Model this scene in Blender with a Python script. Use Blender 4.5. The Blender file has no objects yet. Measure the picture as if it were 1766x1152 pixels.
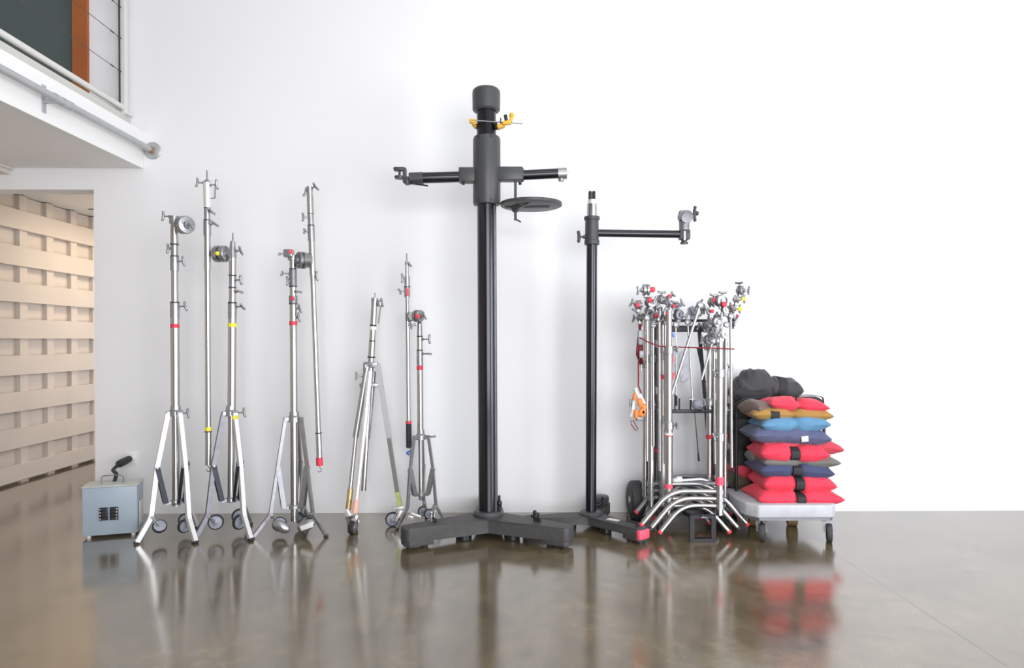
import bpy, bmesh, math, random
from mathutils import Vector, Matrix, noise
V = Vector
PI = math.pi
random.seed(7)
SC = bpy.context.scene
COL = SC.collection

# ------------------------------------------------------------------ camera
F = 1177.0                       # focal length in pixels of the 1766 px wide frame
CAM = V((0, 0, 1.3))
YAW, PITCH, SHIFT = math.radians(-0.8), math.radians(-0.5), 20.3
cd = bpy.data.cameras.new('camera')
cam = bpy.data.objects.new('camera', cd)
COL.objects.link(cam)
cam.location = CAM
cam.rotation_euler = (PI/2 + PITCH, 0, YAW)
cd.sensor_width = 36.0
cd.lens = 36.0*F/1766.0
cd.shift_y = SHIFT/1766.0
cd.clip_start = 0.05
SC.camera = cam
RM = Matrix.Rotation(YAW, 3, 'Z') @ Matrix.Rotation(PI/2+PITCH, 3, 'X')

# ------------------------------------------------------------------ light, exposure
SC.view_settings.view_transform = 'Standard'
SC.view_settings.look = 'None'
SC.view_settings.gamma = 1.0
SC.view_settings.use_curve_mapping = False
SC.view_settings.exposure = 0.0
w = bpy.data.worlds.new('world')
SC.world = w
w.use_nodes = True
w.node_tree.nodes['Background'].inputs[0].default_value = (0.85, 0.92, 1.0, 1)
w.node_tree.nodes['Background'].inputs[1].default_value = 0.6


def area(name, loc, rot, sx, sy, power, col=(1, 1, 1)):
    l = bpy.data.lights.new(name, 'AREA')
    l.shape = 'RECTANGLE'
    l.size, l.size_y, l.energy, l.color = sx, sy, power, col
    o = bpy.data.objects.new(name, l)
    COL.objects.link(o)
    o.location = loc
    o.rotation_euler = rot
    return o


area('window_daylight', (1.7, -2.12, 1.9), (PI/2, 0, 0), 4.2, 3.2, 325, (0.985, 0.985, 1.0))
area('overhead_fill', (1.2, 1.6, 5.12), (0, 0, 0), 3.0, 2.0, 45, (0.95, 0.97, 1.0))  # soft fill added from above, no such source is seen
area('side_door_daylight', (5.36, 0.6, 1.45), (0, PI/2, 0), 2.7, 3.2, 250, (0.84, 0.90, 1.0))
area('back_room_lamp', (-3.6, 7.2, 2.58), (0, 0, 0), 0.5, 1.6, 20, (1.0, 0.80, 0.56))
area('back_room_fill', (-3.02, 7.6, 1.1), (0, -PI/2, 0), 1.2, 1.4, 16, (0.94, 0.95, 1.0))  # neutral fill added to the back room, no window behind it


def ray(px, py):
    return RM @ V(((px-883)/F, (576-py+SHIFT)/F, -1))


def at(px, py, Y):               # world point seen at a pixel of the photograph, at depth Y
    d = ray(px, py)
    return CAM + d*(Y/d.y)


def fl(px, py, z=0.0):           # the same on the floor
    d = ray(px, py)
    return CAM + d*((z-CAM.z)/d.z)


# ------------------------------------------------------------------ materials
MATS = {}


def mat(name, col, metal=0.0, rough=0.5, var=0.0, scale=8.0, rvar=0.0, bump=0.0, coat=0.0, spec=0.5, sheen=0.0, alpha=None):
    m = bpy.data.materials.new(name)
    m.use_nodes = True
    nt = m.node_tree
    b = nt.nodes['Principled BSDF']
    b.inputs['Base Color'].default_value = (*col, 1)
    b.inputs['Metallic'].default_value = metal
    b.inputs['Roughness'].default_value = rough
    b.inputs['Specular IOR Level'].default_value = spec
    b.inputs['Coat Weight'].default_value = coat
    b.inputs['Coat Roughness'].default_value = 0.15
    b.inputs['Sheen Weight'].default_value = sheen
    if var or rvar or bump:
        tc = nt.nodes.new('ShaderNodeTexCoord')
        n = nt.nodes.new('ShaderNodeTexNoise')
        n.inputs['Scale'].default_value = scale
        n.inputs['Detail'].default_value = 5
        nt.links.new(tc.outputs['Object'], n.inputs['Vector'])
        if var:
            r = nt.nodes.new('ShaderNodeValToRGB')
            r.color_ramp.elements[0].position = 0.3
            r.color_ramp.elements[1].position = 0.7
            r.color_ramp.elements[0].color = (*[c*(1-var) for c in col], 1)
            r.color_ramp.elements[1].color = (*[min(1, c*(1+var)) for c in col], 1)
            nt.links.new(n.outputs['Fac'], r.inputs['Fac'])
            nt.links.new(r.outputs['Color'], b.inputs['Base Color'])
        if rvar:
            mr = nt.nodes.new('ShaderNodeMapRange')
            mr.inputs['To Min'].default_value = max(0.02, rough-rvar)
            mr.inputs['To Max'].default_value = rough+rvar
            nt.links.new(n.outputs['Fac'], mr.inputs['Value'])
            nt.links.new(mr.outputs['Result'], b.inputs['Roughness'])
        if bump:
            bp = nt.nodes.new('ShaderNodeBump')
            bp.inputs['Strength'].default_value = bump
            bp.inputs['Distance'].default_value = 0.01
            nt.links.new(n.outputs['Fac'], bp.inputs['Height'])
            nt.links.new(bp.outputs['Normal'], b.inputs['Normal'])
    MATS[name] = m
    return m


WALL = mat('white_wall_paint', (0.84, 0.84, 0.85), 0, 0.75, var=0.012, scale=0.7, bump=0.02)
MEZZ = mat('white_fascia_paint', (0.84, 0.83, 0.81), 0, 0.6)
SOFF = mat('soffit_paint', (0.84, 0.81, 0.79), 0, 0.8, var=0.02, scale=1.0)
CURB = mat('grey_curb_paint', (0.55, 0.55, 0.50), 0, 0.7, var=0.03)
BLOCKW = mat('grey_block_paint', (0.30, 0.29, 0.28), 0, 0.8, var=0.05, scale=2)
CEIL = mat('ceiling_paint', (0.82, 0.81, 0.80), 0, 0.9)
BOARD = mat('cream_board_paint', (0.66, 0.605, 0.56), 0, 0.6, var=0.03, scale=3)
STEEL = mat('chrome_steel', (0.50, 0.485, 0.47), 1, 0.27)
BRIGHT = mat('bright_plated_steel', (0.90, 0.89, 0.88), 0.75, 0.36)
LIGHTM = mat('pale_grey_metal', (0.56, 0.56, 0.58), 0.6, 0.42)
PLATE = mat('satin_steel', (0.46, 0.45, 0.445), 1, 0.32)
CAST = mat('cast_aluminium', (0.38, 0.38, 0.39), 0.85, 0.36, var=0.10, scale=30, rvar=0.08)
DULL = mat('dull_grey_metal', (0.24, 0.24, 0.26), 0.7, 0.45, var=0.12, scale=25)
GOLD = mat('brass_sleeve', (0.55, 0.40, 0.20), 0.8, 0.4, var=0.15, scale=30)
GREEN = mat('green_tape', (0.38, 0.46, 0.16), 0, 0.6, var=0.2, scale=40)
PEACH = mat('peach_tape', (0.85, 0.48, 0.36), 0, 0.6, var=0.05, scale=20)
RING = mat('dark_ring', (0.05, 0.05, 0.055), 0.2, 0.5)
STRUT = mat('black_strut', (0.035, 0.038, 0.05), 0.3, 0.42, var=0.2, scale=30)
RUBBER = mat('black_rubber', (0.025, 0.025, 0.027), 0, 0.7, var=0.2, scale=40)
WHEEL = mat('grey_wheel', (0.30, 0.32, 0.38), 0.1, 0.45, var=0.06, scale=30)
TIRE = mat('charcoal_tire', (0.05, 0.05, 0.052), 0, 0.65, var=0.2, scale=30)
RED = mat('red_tape', (0.72, 0.045, 0.08), 0, 0.5, var=0.06, scale=40)
PINK = mat('pink_red_tape', (0.90, 0.10, 0.16), 0, 0.5, var=0.05, scale=30)
YEL = mat('yellow_tape', (0.90, 0.78, 0.03), 0, 0.5, var=0.05, scale=40)
BLUE = mat('blue_plastic', (0.03, 0.16, 0.62), 0, 0.4)
BLACKC = mat('black_column_anodised', (0.016, 0.016, 0.022), 0.5, 0.22, rvar=0.05, scale=10, coat=0.3)
BLACKM = mat('charcoal_cast_paint', (0.052, 0.053, 0.056), 0.0, 0.42, var=0.06, scale=60, bump=0.08)
BASEM = mat('charcoal_textured_base', (0.060, 0.058, 0.058), 0.0, 0.55, var=0.12, scale=25, bump=0.1)
BLACK = mat('black_metal', (0.018, 0.018, 0.022), 0.3, 0.4)
YCL = mat('yellow_clamp_plastic', (0.80, 0.42, 0.02), 0, 0.4)
BOXM = mat('blue_grey_enamel', (0.36, 0.43, 0.50), 0.1, 0.42, var=0.04, scale=6)
BOXT = mat('pale_box_lid', (0.56, 0.56, 0.52), 0.1, 0.5, var=0.08, scale=12)
WHITEP = mat('white_plastic', (0.80, 0.79, 0.77), 0, 0.4)
PIPE = mat('galvanised_pipe', (0.47, 0.48, 0.49), 0.5, 0.42, var=0.05, scale=15)
COPPER = mat('copper_collar', (0.45, 0.25, 0.15), 0.7, 0.4)
RAIL = mat('rail_paint', (0.70, 0.69, 0.66), 0.1, 0.4)
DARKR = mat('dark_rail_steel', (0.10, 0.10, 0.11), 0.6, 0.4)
ORANGE = mat('orange_stained_wood', (0.36, 0.10, 0.022), 0, 0.5, var=0.10, scale=2.5)
GREENG = mat('green_grey_panel', (0.082, 0.105, 0.100), 0, 0.4, var=0.04, scale=2)
DECK = mat('light_grey_deck', (0.50, 0.51, 0.54), 0.05, 0.45, var=0.08, scale=14)
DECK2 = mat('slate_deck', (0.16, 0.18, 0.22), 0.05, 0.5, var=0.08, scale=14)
TREAD = mat('olive_tread', (0.22, 0.15, 0.06), 0, 0.6, var=0.2, scale=30)
ROPE = mat('dark_red_rope', (0.22, 0.02, 0.03), 0, 0.8, var=0.3, scale=120)
ORNG = mat('orange_plastic', (0.90, 0.22, 0.03), 0, 0.45)
PALE = mat('pale_plastic', (0.72, 0.72, 0.70), 0, 0.5, var=0.05, scale=20)
CLEAR = mat('grey_plastic_sheet', (0.62, 0.64, 0.70), 0, 0.35, var=0.08, scale=14)


def cloth(name, col, var=0.08):
    return mat(name, col, 0, 0.78, var=var, scale=18, bump=0.25, sheen=0.15)


CRED = cloth('red_nylon', (0.78, 0.035, 0.075))
CRED2 = cloth('faded_red_nylon', (0.58, 0.05, 0.08))
CNAVY = cloth('navy_nylon', (0.045, 0.055, 0.13))
CNAVY2 = cloth('slate_navy_nylon', (0.085, 0.095, 0.18))
CBLUE = cloth('sky_blue_nylon', (0.10, 0.25, 0.41))
CMUST = cloth('mustard_canvas', (0.37, 0.20, 0.045))
CBROWN = cloth('brown_canvas', (0.15, 0.10, 0.085))
CBLACK = cloth('black_nylon', (0.020, 0.020, 0.022))
CCHAR = cloth('charcoal_nylon', (0.050, 0.050, 0.052))
COLIVE = cloth('olive_canvas', (0.075, 0.065, 0.035))
CGREY = cloth('taupe_grey_canvas', (0.16, 0.155, 0.14))
WEB = mat('black_webbing', (0.02, 0.02, 0.022), 0, 0.7, bump=0.3, scale=90)


def floor_material():
    m = bpy.data.materials.new('polished_concrete')
    m.use_nodes = True
    nt = m.node_tree
    N, L = nt.nodes.new, nt.links.new
    b = nt.nodes['Principled BSDF']
    tc = N('ShaderNodeTexCoord')
    n1 = N('ShaderNodeTexNoise'); n1.inputs['Scale'].default_value = 1.7; n1.inputs['Detail'].default_value = 8; n1.inputs['Roughness'].default_value = 0.62
    n2 = N('ShaderNodeTexNoise'); n2.inputs['Scale'].default_value = 14; n2.inputs['Detail'].default_value = 6
    L(tc.outputs['Object'], n1.inputs['Vector']); L(tc.outputs['Object'], n2.inputs['Vector'])
    r1 = N('ShaderNodeValToRGB')
    r1.color_ramp.elements[0].position = 0.32; r1.color_ramp.elements[0].color = (0.104, 0.078, 0.040, 1)
    r1.color_ramp.elements[1].position = 0.70; r1.color_ramp.elements[1].color = (0.196, 0.152, 0.090, 1)
    L(n1.outputs['Fac'], r1.inputs['Fac'])
    r2 = N('ShaderNodeValToRGB')
    r2.color_ramp.elements[0].position = 0.3; r2.color_ramp.elements[0].color = (0.76, 0.76, 0.76, 1)
    r2.color_ramp.elements[1].position = 0.7; r2.color_ramp.elements[1].color = (1.16, 1.16, 1.16, 1)
    L(n2.outputs['Fac'], r2.inputs['Fac'])
    mx = N('ShaderNodeMix'); mx.data_type = 'RGBA'; mx.blend_type = 'MULTIPLY'; mx.inputs['Factor'].default_value = 1
    L(r1.outputs['Color'], mx.inputs['A']); L(r2.outputs['Color'], mx.inputs['B'])
    last = mx.outputs['Result']
    sep = N('ShaderNodeSeparateXYZ'); L(tc.outputs['Object'], sep.inputs[0])

    def seam(p, q, width, wob, strength, last):
        a, c = p, q
        d = (c-a); d.z = 0; ln = d.length; d.normalize()
        nx, ny = -d.y, d.x
        off = -(nx*a.x+ny*a.y)
        m1 = N('ShaderNodeMath'); m1.operation = 'MULTIPLY'; m1.inputs[1].default_value = nx; L(sep.outputs['X'], m1.inputs[0])
        m2 = N('ShaderNodeMath'); m2.operation = 'MULTIPLY_ADD'; m2.inputs[1].default_value = ny; L(sep.outputs['Y'], m2.inputs[0]); L(m1.outputs[0], m2.inputs[2])
        m3 = N('ShaderNodeMath'); m3.operation = 'MULTIPLY_ADD'; m3.inputs[1].default_value = wob; m3.inputs[2].default_value = off-wob*0.5; L(n2.outputs['Fac'], m3.inputs[0])
        m4 = N('ShaderNodeMath'); m4.operation = 'ADD'; L(m2.outputs[0], m4.inputs[0]); L(m3.outputs[0], m4.inputs[1])
        m5 = N('ShaderNodeMath'); m5.operation = 'ABSOLUTE'; L(m4.outputs[0], m5.inputs[0])
        m6 = N('ShaderNodeMapRange'); m6.inputs['From Min'].default_value = width*0.4; m6.inputs['From Max'].default_value = width
        m6.inputs['To Min'].default_value = strength; m6.inputs['To Max'].default_value = 0; L(m5.outputs[0], m6.inputs['Value'])
        x = N('ShaderNodeMix'); x.data_type = 'RGBA'; x.inputs['B'].default_value = (0.035, 0.025, 0.018, 1)
        L(m6.outputs['Result'], x.inputs['Factor']); L(last, x.inputs['A'])
        return x.outputs['Result']
    last = seam(fl(1342, 935), fl(1630, 1152), 0.006, 0.004, 0.85, last)
    last = seam(fl(1560, 896), fl(1766, 968), 0.006, 0.006, 0.35, last)
    last = seam(fl(866, 968), fl(1390, 905), 0.003, 0.008, 0.2, last)
    L(last, b.inputs['Base Color'])
    mr = N('ShaderNodeMapRange'); mr.inputs['To Min'].default_value = 0.11; mr.inputs['To Max'].default_value = 0.19
    L(n1.outputs['Fac'], mr.inputs['Value']); L(mr.outputs['Result'], b.inputs['Roughness'])
    b.inputs['IOR'].default_value = 1.8
    b.inputs['Coat Weight'].default_value = 0.75; b.inputs['Coat Roughness'].default_value = 0.15; b.inputs['Coat IOR'].default_value = 1.6
    return m


FLOORM = floor_material()

# ------------------------------------------------------------------ mesh helpers
ORIG = {}


def fillet(pts, r, n=5):
    pts = [V(p) for p in pts]
    out = [pts[0]]
    for i in range(1, len(pts)-1):
        a, b, c = pts[i-1], pts[i], pts[i+1]
        d1, d2 = (a-b), (c-b)
        t = min(r, d1.length*0.45, d2.length*0.45)
        p, q = b+d1.normalized()*t, b+d2.normalized()*t
        for k in range(n+1):
            s = k/n
            out.append(p*(1-s)**2 + b*2*s*(1-s) + q*s*s)
    out.append(pts[-1])
    return out


class MB:
    def __init__(s):
        s.bm = bmesh.new()

    def tube(s, pts, r, seg=12, r2=None, radii=None, closed=False, rot=0.0, ref=None, flat=1.0):
        pts = [V(p) for p in pts]
        n = len(pts)
        if radii is None:
            radii = [r + ((r2-r)*i/(n-1) if r2 is not None else 0) for i in range(n)]
        rings = []
        nrm = None
        for i, p in enumerate(pts):
            if closed:
                t = (pts[(i+1) % n]-pts[i-1]).normalized()
            else:
                t = (pts[min(i+1, n-1)]-pts[max(i-1, 0)]).normalized()
            if nrm is None:
                rf = V(ref) if ref else (V((0, 0, 1)) if abs(t.z) < 0.9 else V((0, 1, 0)))
                nrm = (rf - t*rf.dot(t)).normalized()
            else:
                nrm = (nrm - t*nrm.dot(t)).normalized()
            bi = t.cross(nrm)
            ring = [s.bm.verts.new(p + (nrm*math.cos(rot+2*PI*k/seg) + bi*math.sin(rot+2*PI*k/seg)*flat)*radii[i]) for k in range(seg)]
            rings.append(ring)
        m = n if closed else n-1
        for i in range(m):
            a, b = rings[i], rings[(i+1) % n]
            for k in range(seg):
                s.bm.faces.new((a[k], a[(k+1) % seg], b[(k+1) % seg], b[k]))
        if not closed:
            s.bm.faces.new(rings[0][::-1])
            s.bm.faces.new(rings[-1])
        return s

    def cyl(s, a, b, r, r2=None, seg=20):
        return s.tube([a, b], r, seg, r2)

    def sq(s, pts, w, ref=None):          # square tube
        return s.tube(pts, w*0.7071, 4, rot=PI/4, ref=ref)

    def lathe(s, o, ax, prof, seg=28):
        o, ax = V(o), V(ax).normalized()
        pts = [o+ax*(h + i*1e-5) for i, (r, h) in enumerate(prof)]
        rf = V((0, 0, 1)) if abs(ax.z) < 0.9 else V((0, 1, 0))
        nrm = (rf-ax*rf.dot(ax)).normalized()
        bi = ax.cross(nrm)
        rings = [[s.bm.verts.new(p+(nrm*math.cos(2*PI*k/seg)+bi*math.sin(2*PI*k/seg))*max(r, 1e-4)) for k in range(seg)] for p, (r, h) in zip(pts, prof)]
        for a, b in zip(rings, rings[1:]):
            for k in range(seg):
                s.bm.faces.new((a[k], a[(k+1) % seg], b[(k+1) % seg], b[k]))
        s.bm.faces.new(rings[0][::-1])
        s.bm.faces.new(rings[-1])
        return s

    def box(s, c, size, rot=None, bev=0.0, seg=2):
        t = bmesh.new()
        bmesh.ops.create_cube(t, size=1.0)
        for v in t.verts:
            v.co = V((v.co.x*size[0], v.co.y*size[1], v.co.z*size[2]))
        if bev:
            bmesh.ops.bevel(t, geom=t.edges[:], offset=bev, segments=seg, affect='EDGES', profile=0.5)
        M = Matrix.Translation(V(c)) @ (rot.to_4x4() if rot is not None else Matrix.Identity(4))
        s.merge(t, M)
        return s

    def merge(s, t, M=Matrix.Identity(4)):
        mp = {}
        for v in t.verts:
            mp[v] = s.bm.verts.new(M @ v.co)
        for f in t.faces:
            try:
                s.bm.faces.new([mp[v] for v in f.verts])
            except ValueError:
                pass
        t.free()

    def bar(s, a, b, w, h, up=(0, 0, 1), bev=0.0):   # flat bar from a to b
        a, b = V(a), V(b)
        z = (b-a).normalized()
        u = V(up)
        x = u.cross(z).normalized()
        y = z.cross(x)
        R = Matrix((x, y, z)).transposed()
        return s.box((a+b)/2, (w, h, (b-a).length), R, bev)

    def prism(s, poly, z0, z1, bev=0.0):
        t = bmesh.new()
        a = [t.verts.new((x, y, z0)) for x, y in poly]
        b = [t.verts.new((x, y, z1)) for x, y in poly]
        t.faces.new(a[::-1]); t.faces.new(b)
        n = len(poly)
        for i in range(n):
            t.faces.new((a[i], a[(i+1) % n], b[(i+1) % n], b[i]))
        if bev:
            bmesh.ops.bevel(t, geom=t.edges[:], offset=bev, segments=3, affect='EDGES', profile=0.5)
        s.merge(t)
        return s

    def ball(s, c, r, sc=(1, 1, 1), rot=None, seg=16):
        t = bmesh.new()
        bmesh.ops.create_uvsphere(t, u_segments=seg, v_segments=seg//2+2, radius=r)
        for v in t.verts:
            v.co = V((v.co.x*sc[0], v.co.y*sc[1], v.co.z*sc[2]))
        s.merge(t, Matrix.Translation(V(c)) @ (rot.to_4x4() if rot is not None else Matrix.Identity(4)))
        return s

    def thandle(s, p, d, L=0.032, bar=0.05, tilt=0.3, r=0.0045):   # T-shaped locking key
        p, d = V(p), V(d).normalized()
        e = p+d*L
        s.cyl(p-d*0.004, e, r, seg=10)
        s.cyl(p-d*0.004, p+d*0.008, r*2.0, seg=12)
        u = V((0, 0, 1)) if abs(d.z) < 0.8 else V((1, 0, 0))
        u = (u-d*u.dot(d)).normalized()
        u = (Matrix.Rotation(tilt, 3, d) @ u)
        h = bar/2
        s.tube([e-u*h+d*0.004, e-u*h*0.6, e, e+u*h*0.6, e+u*h+d*0.004], r, 10, radii=[r*1.1, r*1.7, r*1.5, r*1.7, r*1.1])
        s.ball(e-u*h+d*0.003, r*1.7, seg=10)
        s.ball(e+u*h+d*0.003, r*1.7, seg=10)
        return s

    def build(s, name, m, parent=None, smooth=True):
        bm = s.bm
        bmesh.ops.recalc_face_normals(bm, faces=bm.faces[:])
        if parent is not None:
            o0 = ORIG[parent.as_pointer()]
        else:
            xs = [v.co for v in bm.verts]
            mn = V((min(c.x for c in xs), min(c.y for c in xs), min(c.z for c in xs)))
            mxx = V((max(c.x for c in xs), max(c.y for c in xs), 0))
            o0 = V(((mn.x+mxx.x)/2, (mn.y+mxx.y)/2, mn.z))
        for v in bm.verts:
            v.co -= o0
        me = bpy.data.meshes.new(name)
        bm.to_mesh(me)
        bm.free()
        me.materials.append(m)
        if smooth:
            me.shade_smooth()
            me.set_sharp_from_angle(angle=math.radians(38))
        o = bpy.data.objects.new(name, me)
        COL.objects.link(o)
        if parent is not None:
            o.parent = parent
        else:
            o.location = o0
        ORIG[o.as_pointer()] = o0
        return o


def tag(o, label=None, cat=None, group=None, kind=None):
    if label: o['label'] = label
    if cat: o['category'] = cat
    if group: o['group'] = group
    if kind: o['kind'] = kind
    return o


def thing(name, loc, label, cat, group=None):
    o = bpy.data.objects.new(name, None)
    o.empty_display_size = 0.05
    COL.objects.link(o)
    o.location = V(loc)
    ORIG[o.as_pointer()] = V(loc)
    return tag(o, label, cat, group)


def struct(o):
    return tag(o, kind='structure')


def ang(a):
    return V((math.cos(a), math.sin(a), 0))


# ------------------------------------------------------------------ the room
D = 5.13            # the back wall
CZ = 5.2            # ceiling
OPX = at(163, 600, D).x      # right edge of the opening
OPZ = at(100, 327, D).z      # head of the opening
SOZ = at(240, 290, D).z      # underside of the mezzanine
FTZ = at(248, 227, D).z      # top of its fascia
FX = at(248, 290, D).x       # face of its fascia

m = MB()
m.box((0.3, 4.3, -0.05), (13.4, 13.2, 0.1))
struct(m.build('floor', FLOORM, smooth=False))

m = MB()                     # back wall with the opening on the left and a doorway above it
t = 0.16
y0, y1 = D, D+t
DX0, DX1 = at(154, 100, D).x, -4.9          # upper doorway


def slab(m, x0, x1, z0, z1, ya=y0, yb=y1):
    m.box(((x0+x1)/2, (ya+yb)/2, (z0+z1)/2), (x1-x0, yb-ya, z1-z0))


DTOP = 5.0
slab(m, OPX, 5.4, 0.0, CZ)
slab(m, -6.2, OPX, OPZ, FTZ)
slab(m, DX0, OPX, FTZ, CZ)
slab(m, DX1, DX0, DTOP, CZ)
slab(m, -6.2, DX1, FTZ, CZ)
slab(m, -6.2, -4.42, 0, OPZ)
struct(m.build('wall_back', WALL, smooth=False))

m = MB(); m.box((5.48, -1.65, CZ/2), (0.16, 1.3, CZ)); m.box((5.48, 3.75, CZ/2), (0.16, 3.1, CZ)); m.box((5.48, 0.6, 4.02), (0.16, 3.2, 2.36))
struct(m.build('wall_right', WALL, smooth=False))
m = MB(); m.box((-0.35, 4.2, CZ+0.06), (11.9, 12.8, 0.1)); 
# ceiling leaves an opening for the added overhead fill: four slabs
m.bm.free(); m = MB()
m.box((-3.3, 3.9, CZ+0.06), (6.0, 12.4, 0.1)); m.box((4.15, 3.9, CZ+0.06), (2.9, 12.4, 0.1))
m.box((1.2, -0.9, CZ+0.06), (3.0, 3.0, 0.1)); m.box((1.2, 6.35, CZ+0.06), (3.0, 7.5, 0.1))
struct(m.build('ceiling', CEIL, smooth=False))
m = MB()                     # front wall behind the camera, with the big window
slab(m, -6.2, -0.5, 0, CZ, -2.4, -2.24); slab(m, 3.9, 5.4, 0, CZ, -2.4, -2.24)
slab(m, -0.5, 3.9, 0, 0.2, -2.4, -2.24); slab(m, -0.5, 3.9, 3.6, CZ, -2.4, -2.24)
struct(m.build('wall_front', BLOCKW, smooth=False))
wf = MB()
for x in (-0.47, 0.97, 2.43, 3.87):
    wf.box((x, -2.30, 1.9), (0.06, 0.06, 3.4))
for z in (0.23, 1.9, 3.57):
    wf.box((1.7, -2.30, z), (4.4, 0.05, 0.06))
struct(wf.build('window_1', DARKR, smooth=False))

# side wall of slatted boards, seen through the opening
SWX = -4.38
m = MB()
m.box((SWX-0.10, 3.7, 1.31), (0.08, 11.8, 2.62))
zs = [1.235+0.33*k for k in range(-3, 5)]
m.box((SWX-0.02, 7.6, (zs[0]-0.077)/2+0.012), (0.04, 4.6, zs[0]-0.077-0.024))
for a, b in zip(zs, zs[1:]):
    m.box((SWX-0.02, 7.6, (a+b)/2), (0.04, 4.6, 0.33-0.154))
for i in range(14):
    y = 5.60+0.37*i
    m.box((SWX-0.055, y, 1.31), (0.07, 0.10, 2.62))
m.box((SWX-0.06, 2.4, 1.31), (0.12, 5.6, 2.62))
struct(m.build('wall_left', BOARD, smooth=False))
m = MB(); m.box((-6.2, 1.5, 3.9), (0.1, 7.4, 2.7)); struct(m.build('wall_upper_left', WALL, smooth=False))
m = MB(); m.box((-3.7, 9.9, 1.31), (1.9, 0.1, 2.62)); struct(m.build('wall_back_room_far', BOARD, smooth=False))
m = MB(); m.box((OPX+0.16, 7.6, 1.31), (0.1, 4.6, 2.62)); struct(m.build('wall_back_room_right', WALL, smooth=False))
m = MB(); m.box((-3.7, 7.62, 2.68), (1.9, 4.6, 0.1)); struct(m.build('ceiling_back_room', MEZZ, smooth=False))
tl = MB()
for yy in (7.0, 7.6):
    tl.box((-3.75, yy, 2.625), (0.9, 0.014, 0.006))
struct(tl.build('trim_2', DARKR, smooth=False))

# mezzanine
m = MB(); m.box(((-6.2+FX-0.03)/2, 1.45, (SOZ+FTZ)/2), (FX-0.03+6.2, 7.35, FTZ-SOZ)); struct(m.build('floor_mezzanine', SOFF, smooth=False))
m = MB(); m.box((FX-0.014, 1.45, (SOZ+FTZ)/2-0.002), (0.028, 7.352, FTZ-SOZ+0.004)); struct(m.build('trim_1', MEZZ, smooth=False))
m = MB(); m.box((FX-0.14, 1.45, FTZ+0.05), (0.09, 7.35, 0.10)); struct(m.build('trim_4', CURB, smooth=False))
m = MB(); m.box((-3.98, 1.45, SOZ-0.026), (0.66, 7.35, 0.05)); m.box((-3.98, 1.45, SOZ-0.010), (0.70, 7.35, 0.018)); struct(m.build('trim_3', BOARD, smooth=False))

# railing
RX = at(214, 188, D-0.06).x
RZ = at(213, 187, D-0.06).z
rt = thing('railing', (RX, 1.4, FTZ+0.1), 'white tubular balcony railing with thin steel cables on the mezzanine edge', 'railing')
MB().tube([(RX, -2.2, RZ), (RX, D-0.06, RZ)], 0.021, 16).build('bottom_rail', RAIL, rt)
MB().tube([(RX, -2.2, RZ+0.98), (RX, D-0.06, RZ+0.98)], 0.021, 16).build('top_rail', RAIL, rt)
for py_ in (D-0.06, 2.9, 0.7, -1.5):
    p = MB(); p.box((RX+0.004, py_, (FTZ+0.1+RZ+0.98)/2), (0.034, 0.05, RZ+0.98-FTZ-0.1), bev=0.004)
    po = p.build('post', RAIL, rt)
    MB().box((RX-0.020, py_, (RZ+RZ+0.98)/2), (0.016, 0.04, 0.92)).build('post_shade_strip', DARKR, po)  # shade on the left side of the post, built as a dark strip
    MB().box((RX, py_, FTZ+0.105), (0.09, 0.09, 0.012), bev=0.003).build('foot_plate', RAIL, po)
for pyc in (125.5, 68.3, 15.0):
    z = at(211, pyc, D-0.06).z
    cb = MB().tube([(RX-0.01, -2.2, z), (RX-0.01, D-0.08, z)], 0.0022, 8).build('cable', DARKR, rt)
    MB().cyl((RX-0.01, D-0.21, z), (RX-0.01, D-0.17, z), 0.005).build('cable_fitting', DARKR, cb)
    MB().cyl((RX-0.01, D-0.11, z), (RX-0.01, D-0.08, z), 0.006).build('cable_fitting', DARKR, cb)

# pipe along the fascia
pc = at(262.4, 259.5, D-0.01)
pt = thing('conduit_pipe', (pc.x, 1.5, pc.z), 'grey metal pipe running along the white mezzanine fascia to a round wall flange', 'pipe')
MB().cyl((pc.x, -2.2, pc.z), (pc.x, D-0.05, pc.z), 0.022).build('pipe', PIPE, pt)
MB().lathe((pc.x, D, pc.z), (0, -1, 0), [(0.064, 0), (0.064, 0.006), (0.058, 0.010), (0.035, 0.013), (0.033, 0.022)]).build('wall_flange', PIPE, pt)
MB().cyl((pc.x, D-0.010, pc.z), (pc.x, D-0.055, pc.z), 0.026).build('copper_collar', COPPER, pt)
hy = 4.02
h = MB(); h.box((FX+0.003, hy, pc.z-0.005), (0.006, 0.035, 0.16), bev=0.001)
h.box(((FX+pc.x)/2, hy, pc.z-0.02), (pc.x-FX, 0.02, 0.02)); h.cyl((pc.x, hy-0.02, pc.z), (pc.x, hy+0.02, pc.z), 0.027)
h.cyl((FX+0.006, hy, pc.z+0.06), (FX+0.010, hy, pc.z+0.06), 0.006, seg=8); h.cyl((FX+0.006, hy, pc.z-0.07), (FX+0.010, hy, pc.z-0.07), 0.006, seg=8)
h.build('wall_bracket', PIPE, pt)
MB().cyl((pc.x, hy+0.06, pc.z), (pc.x, hy+0.15, pc.z), 0.027).build('coupling', PIPE, pt)

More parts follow.
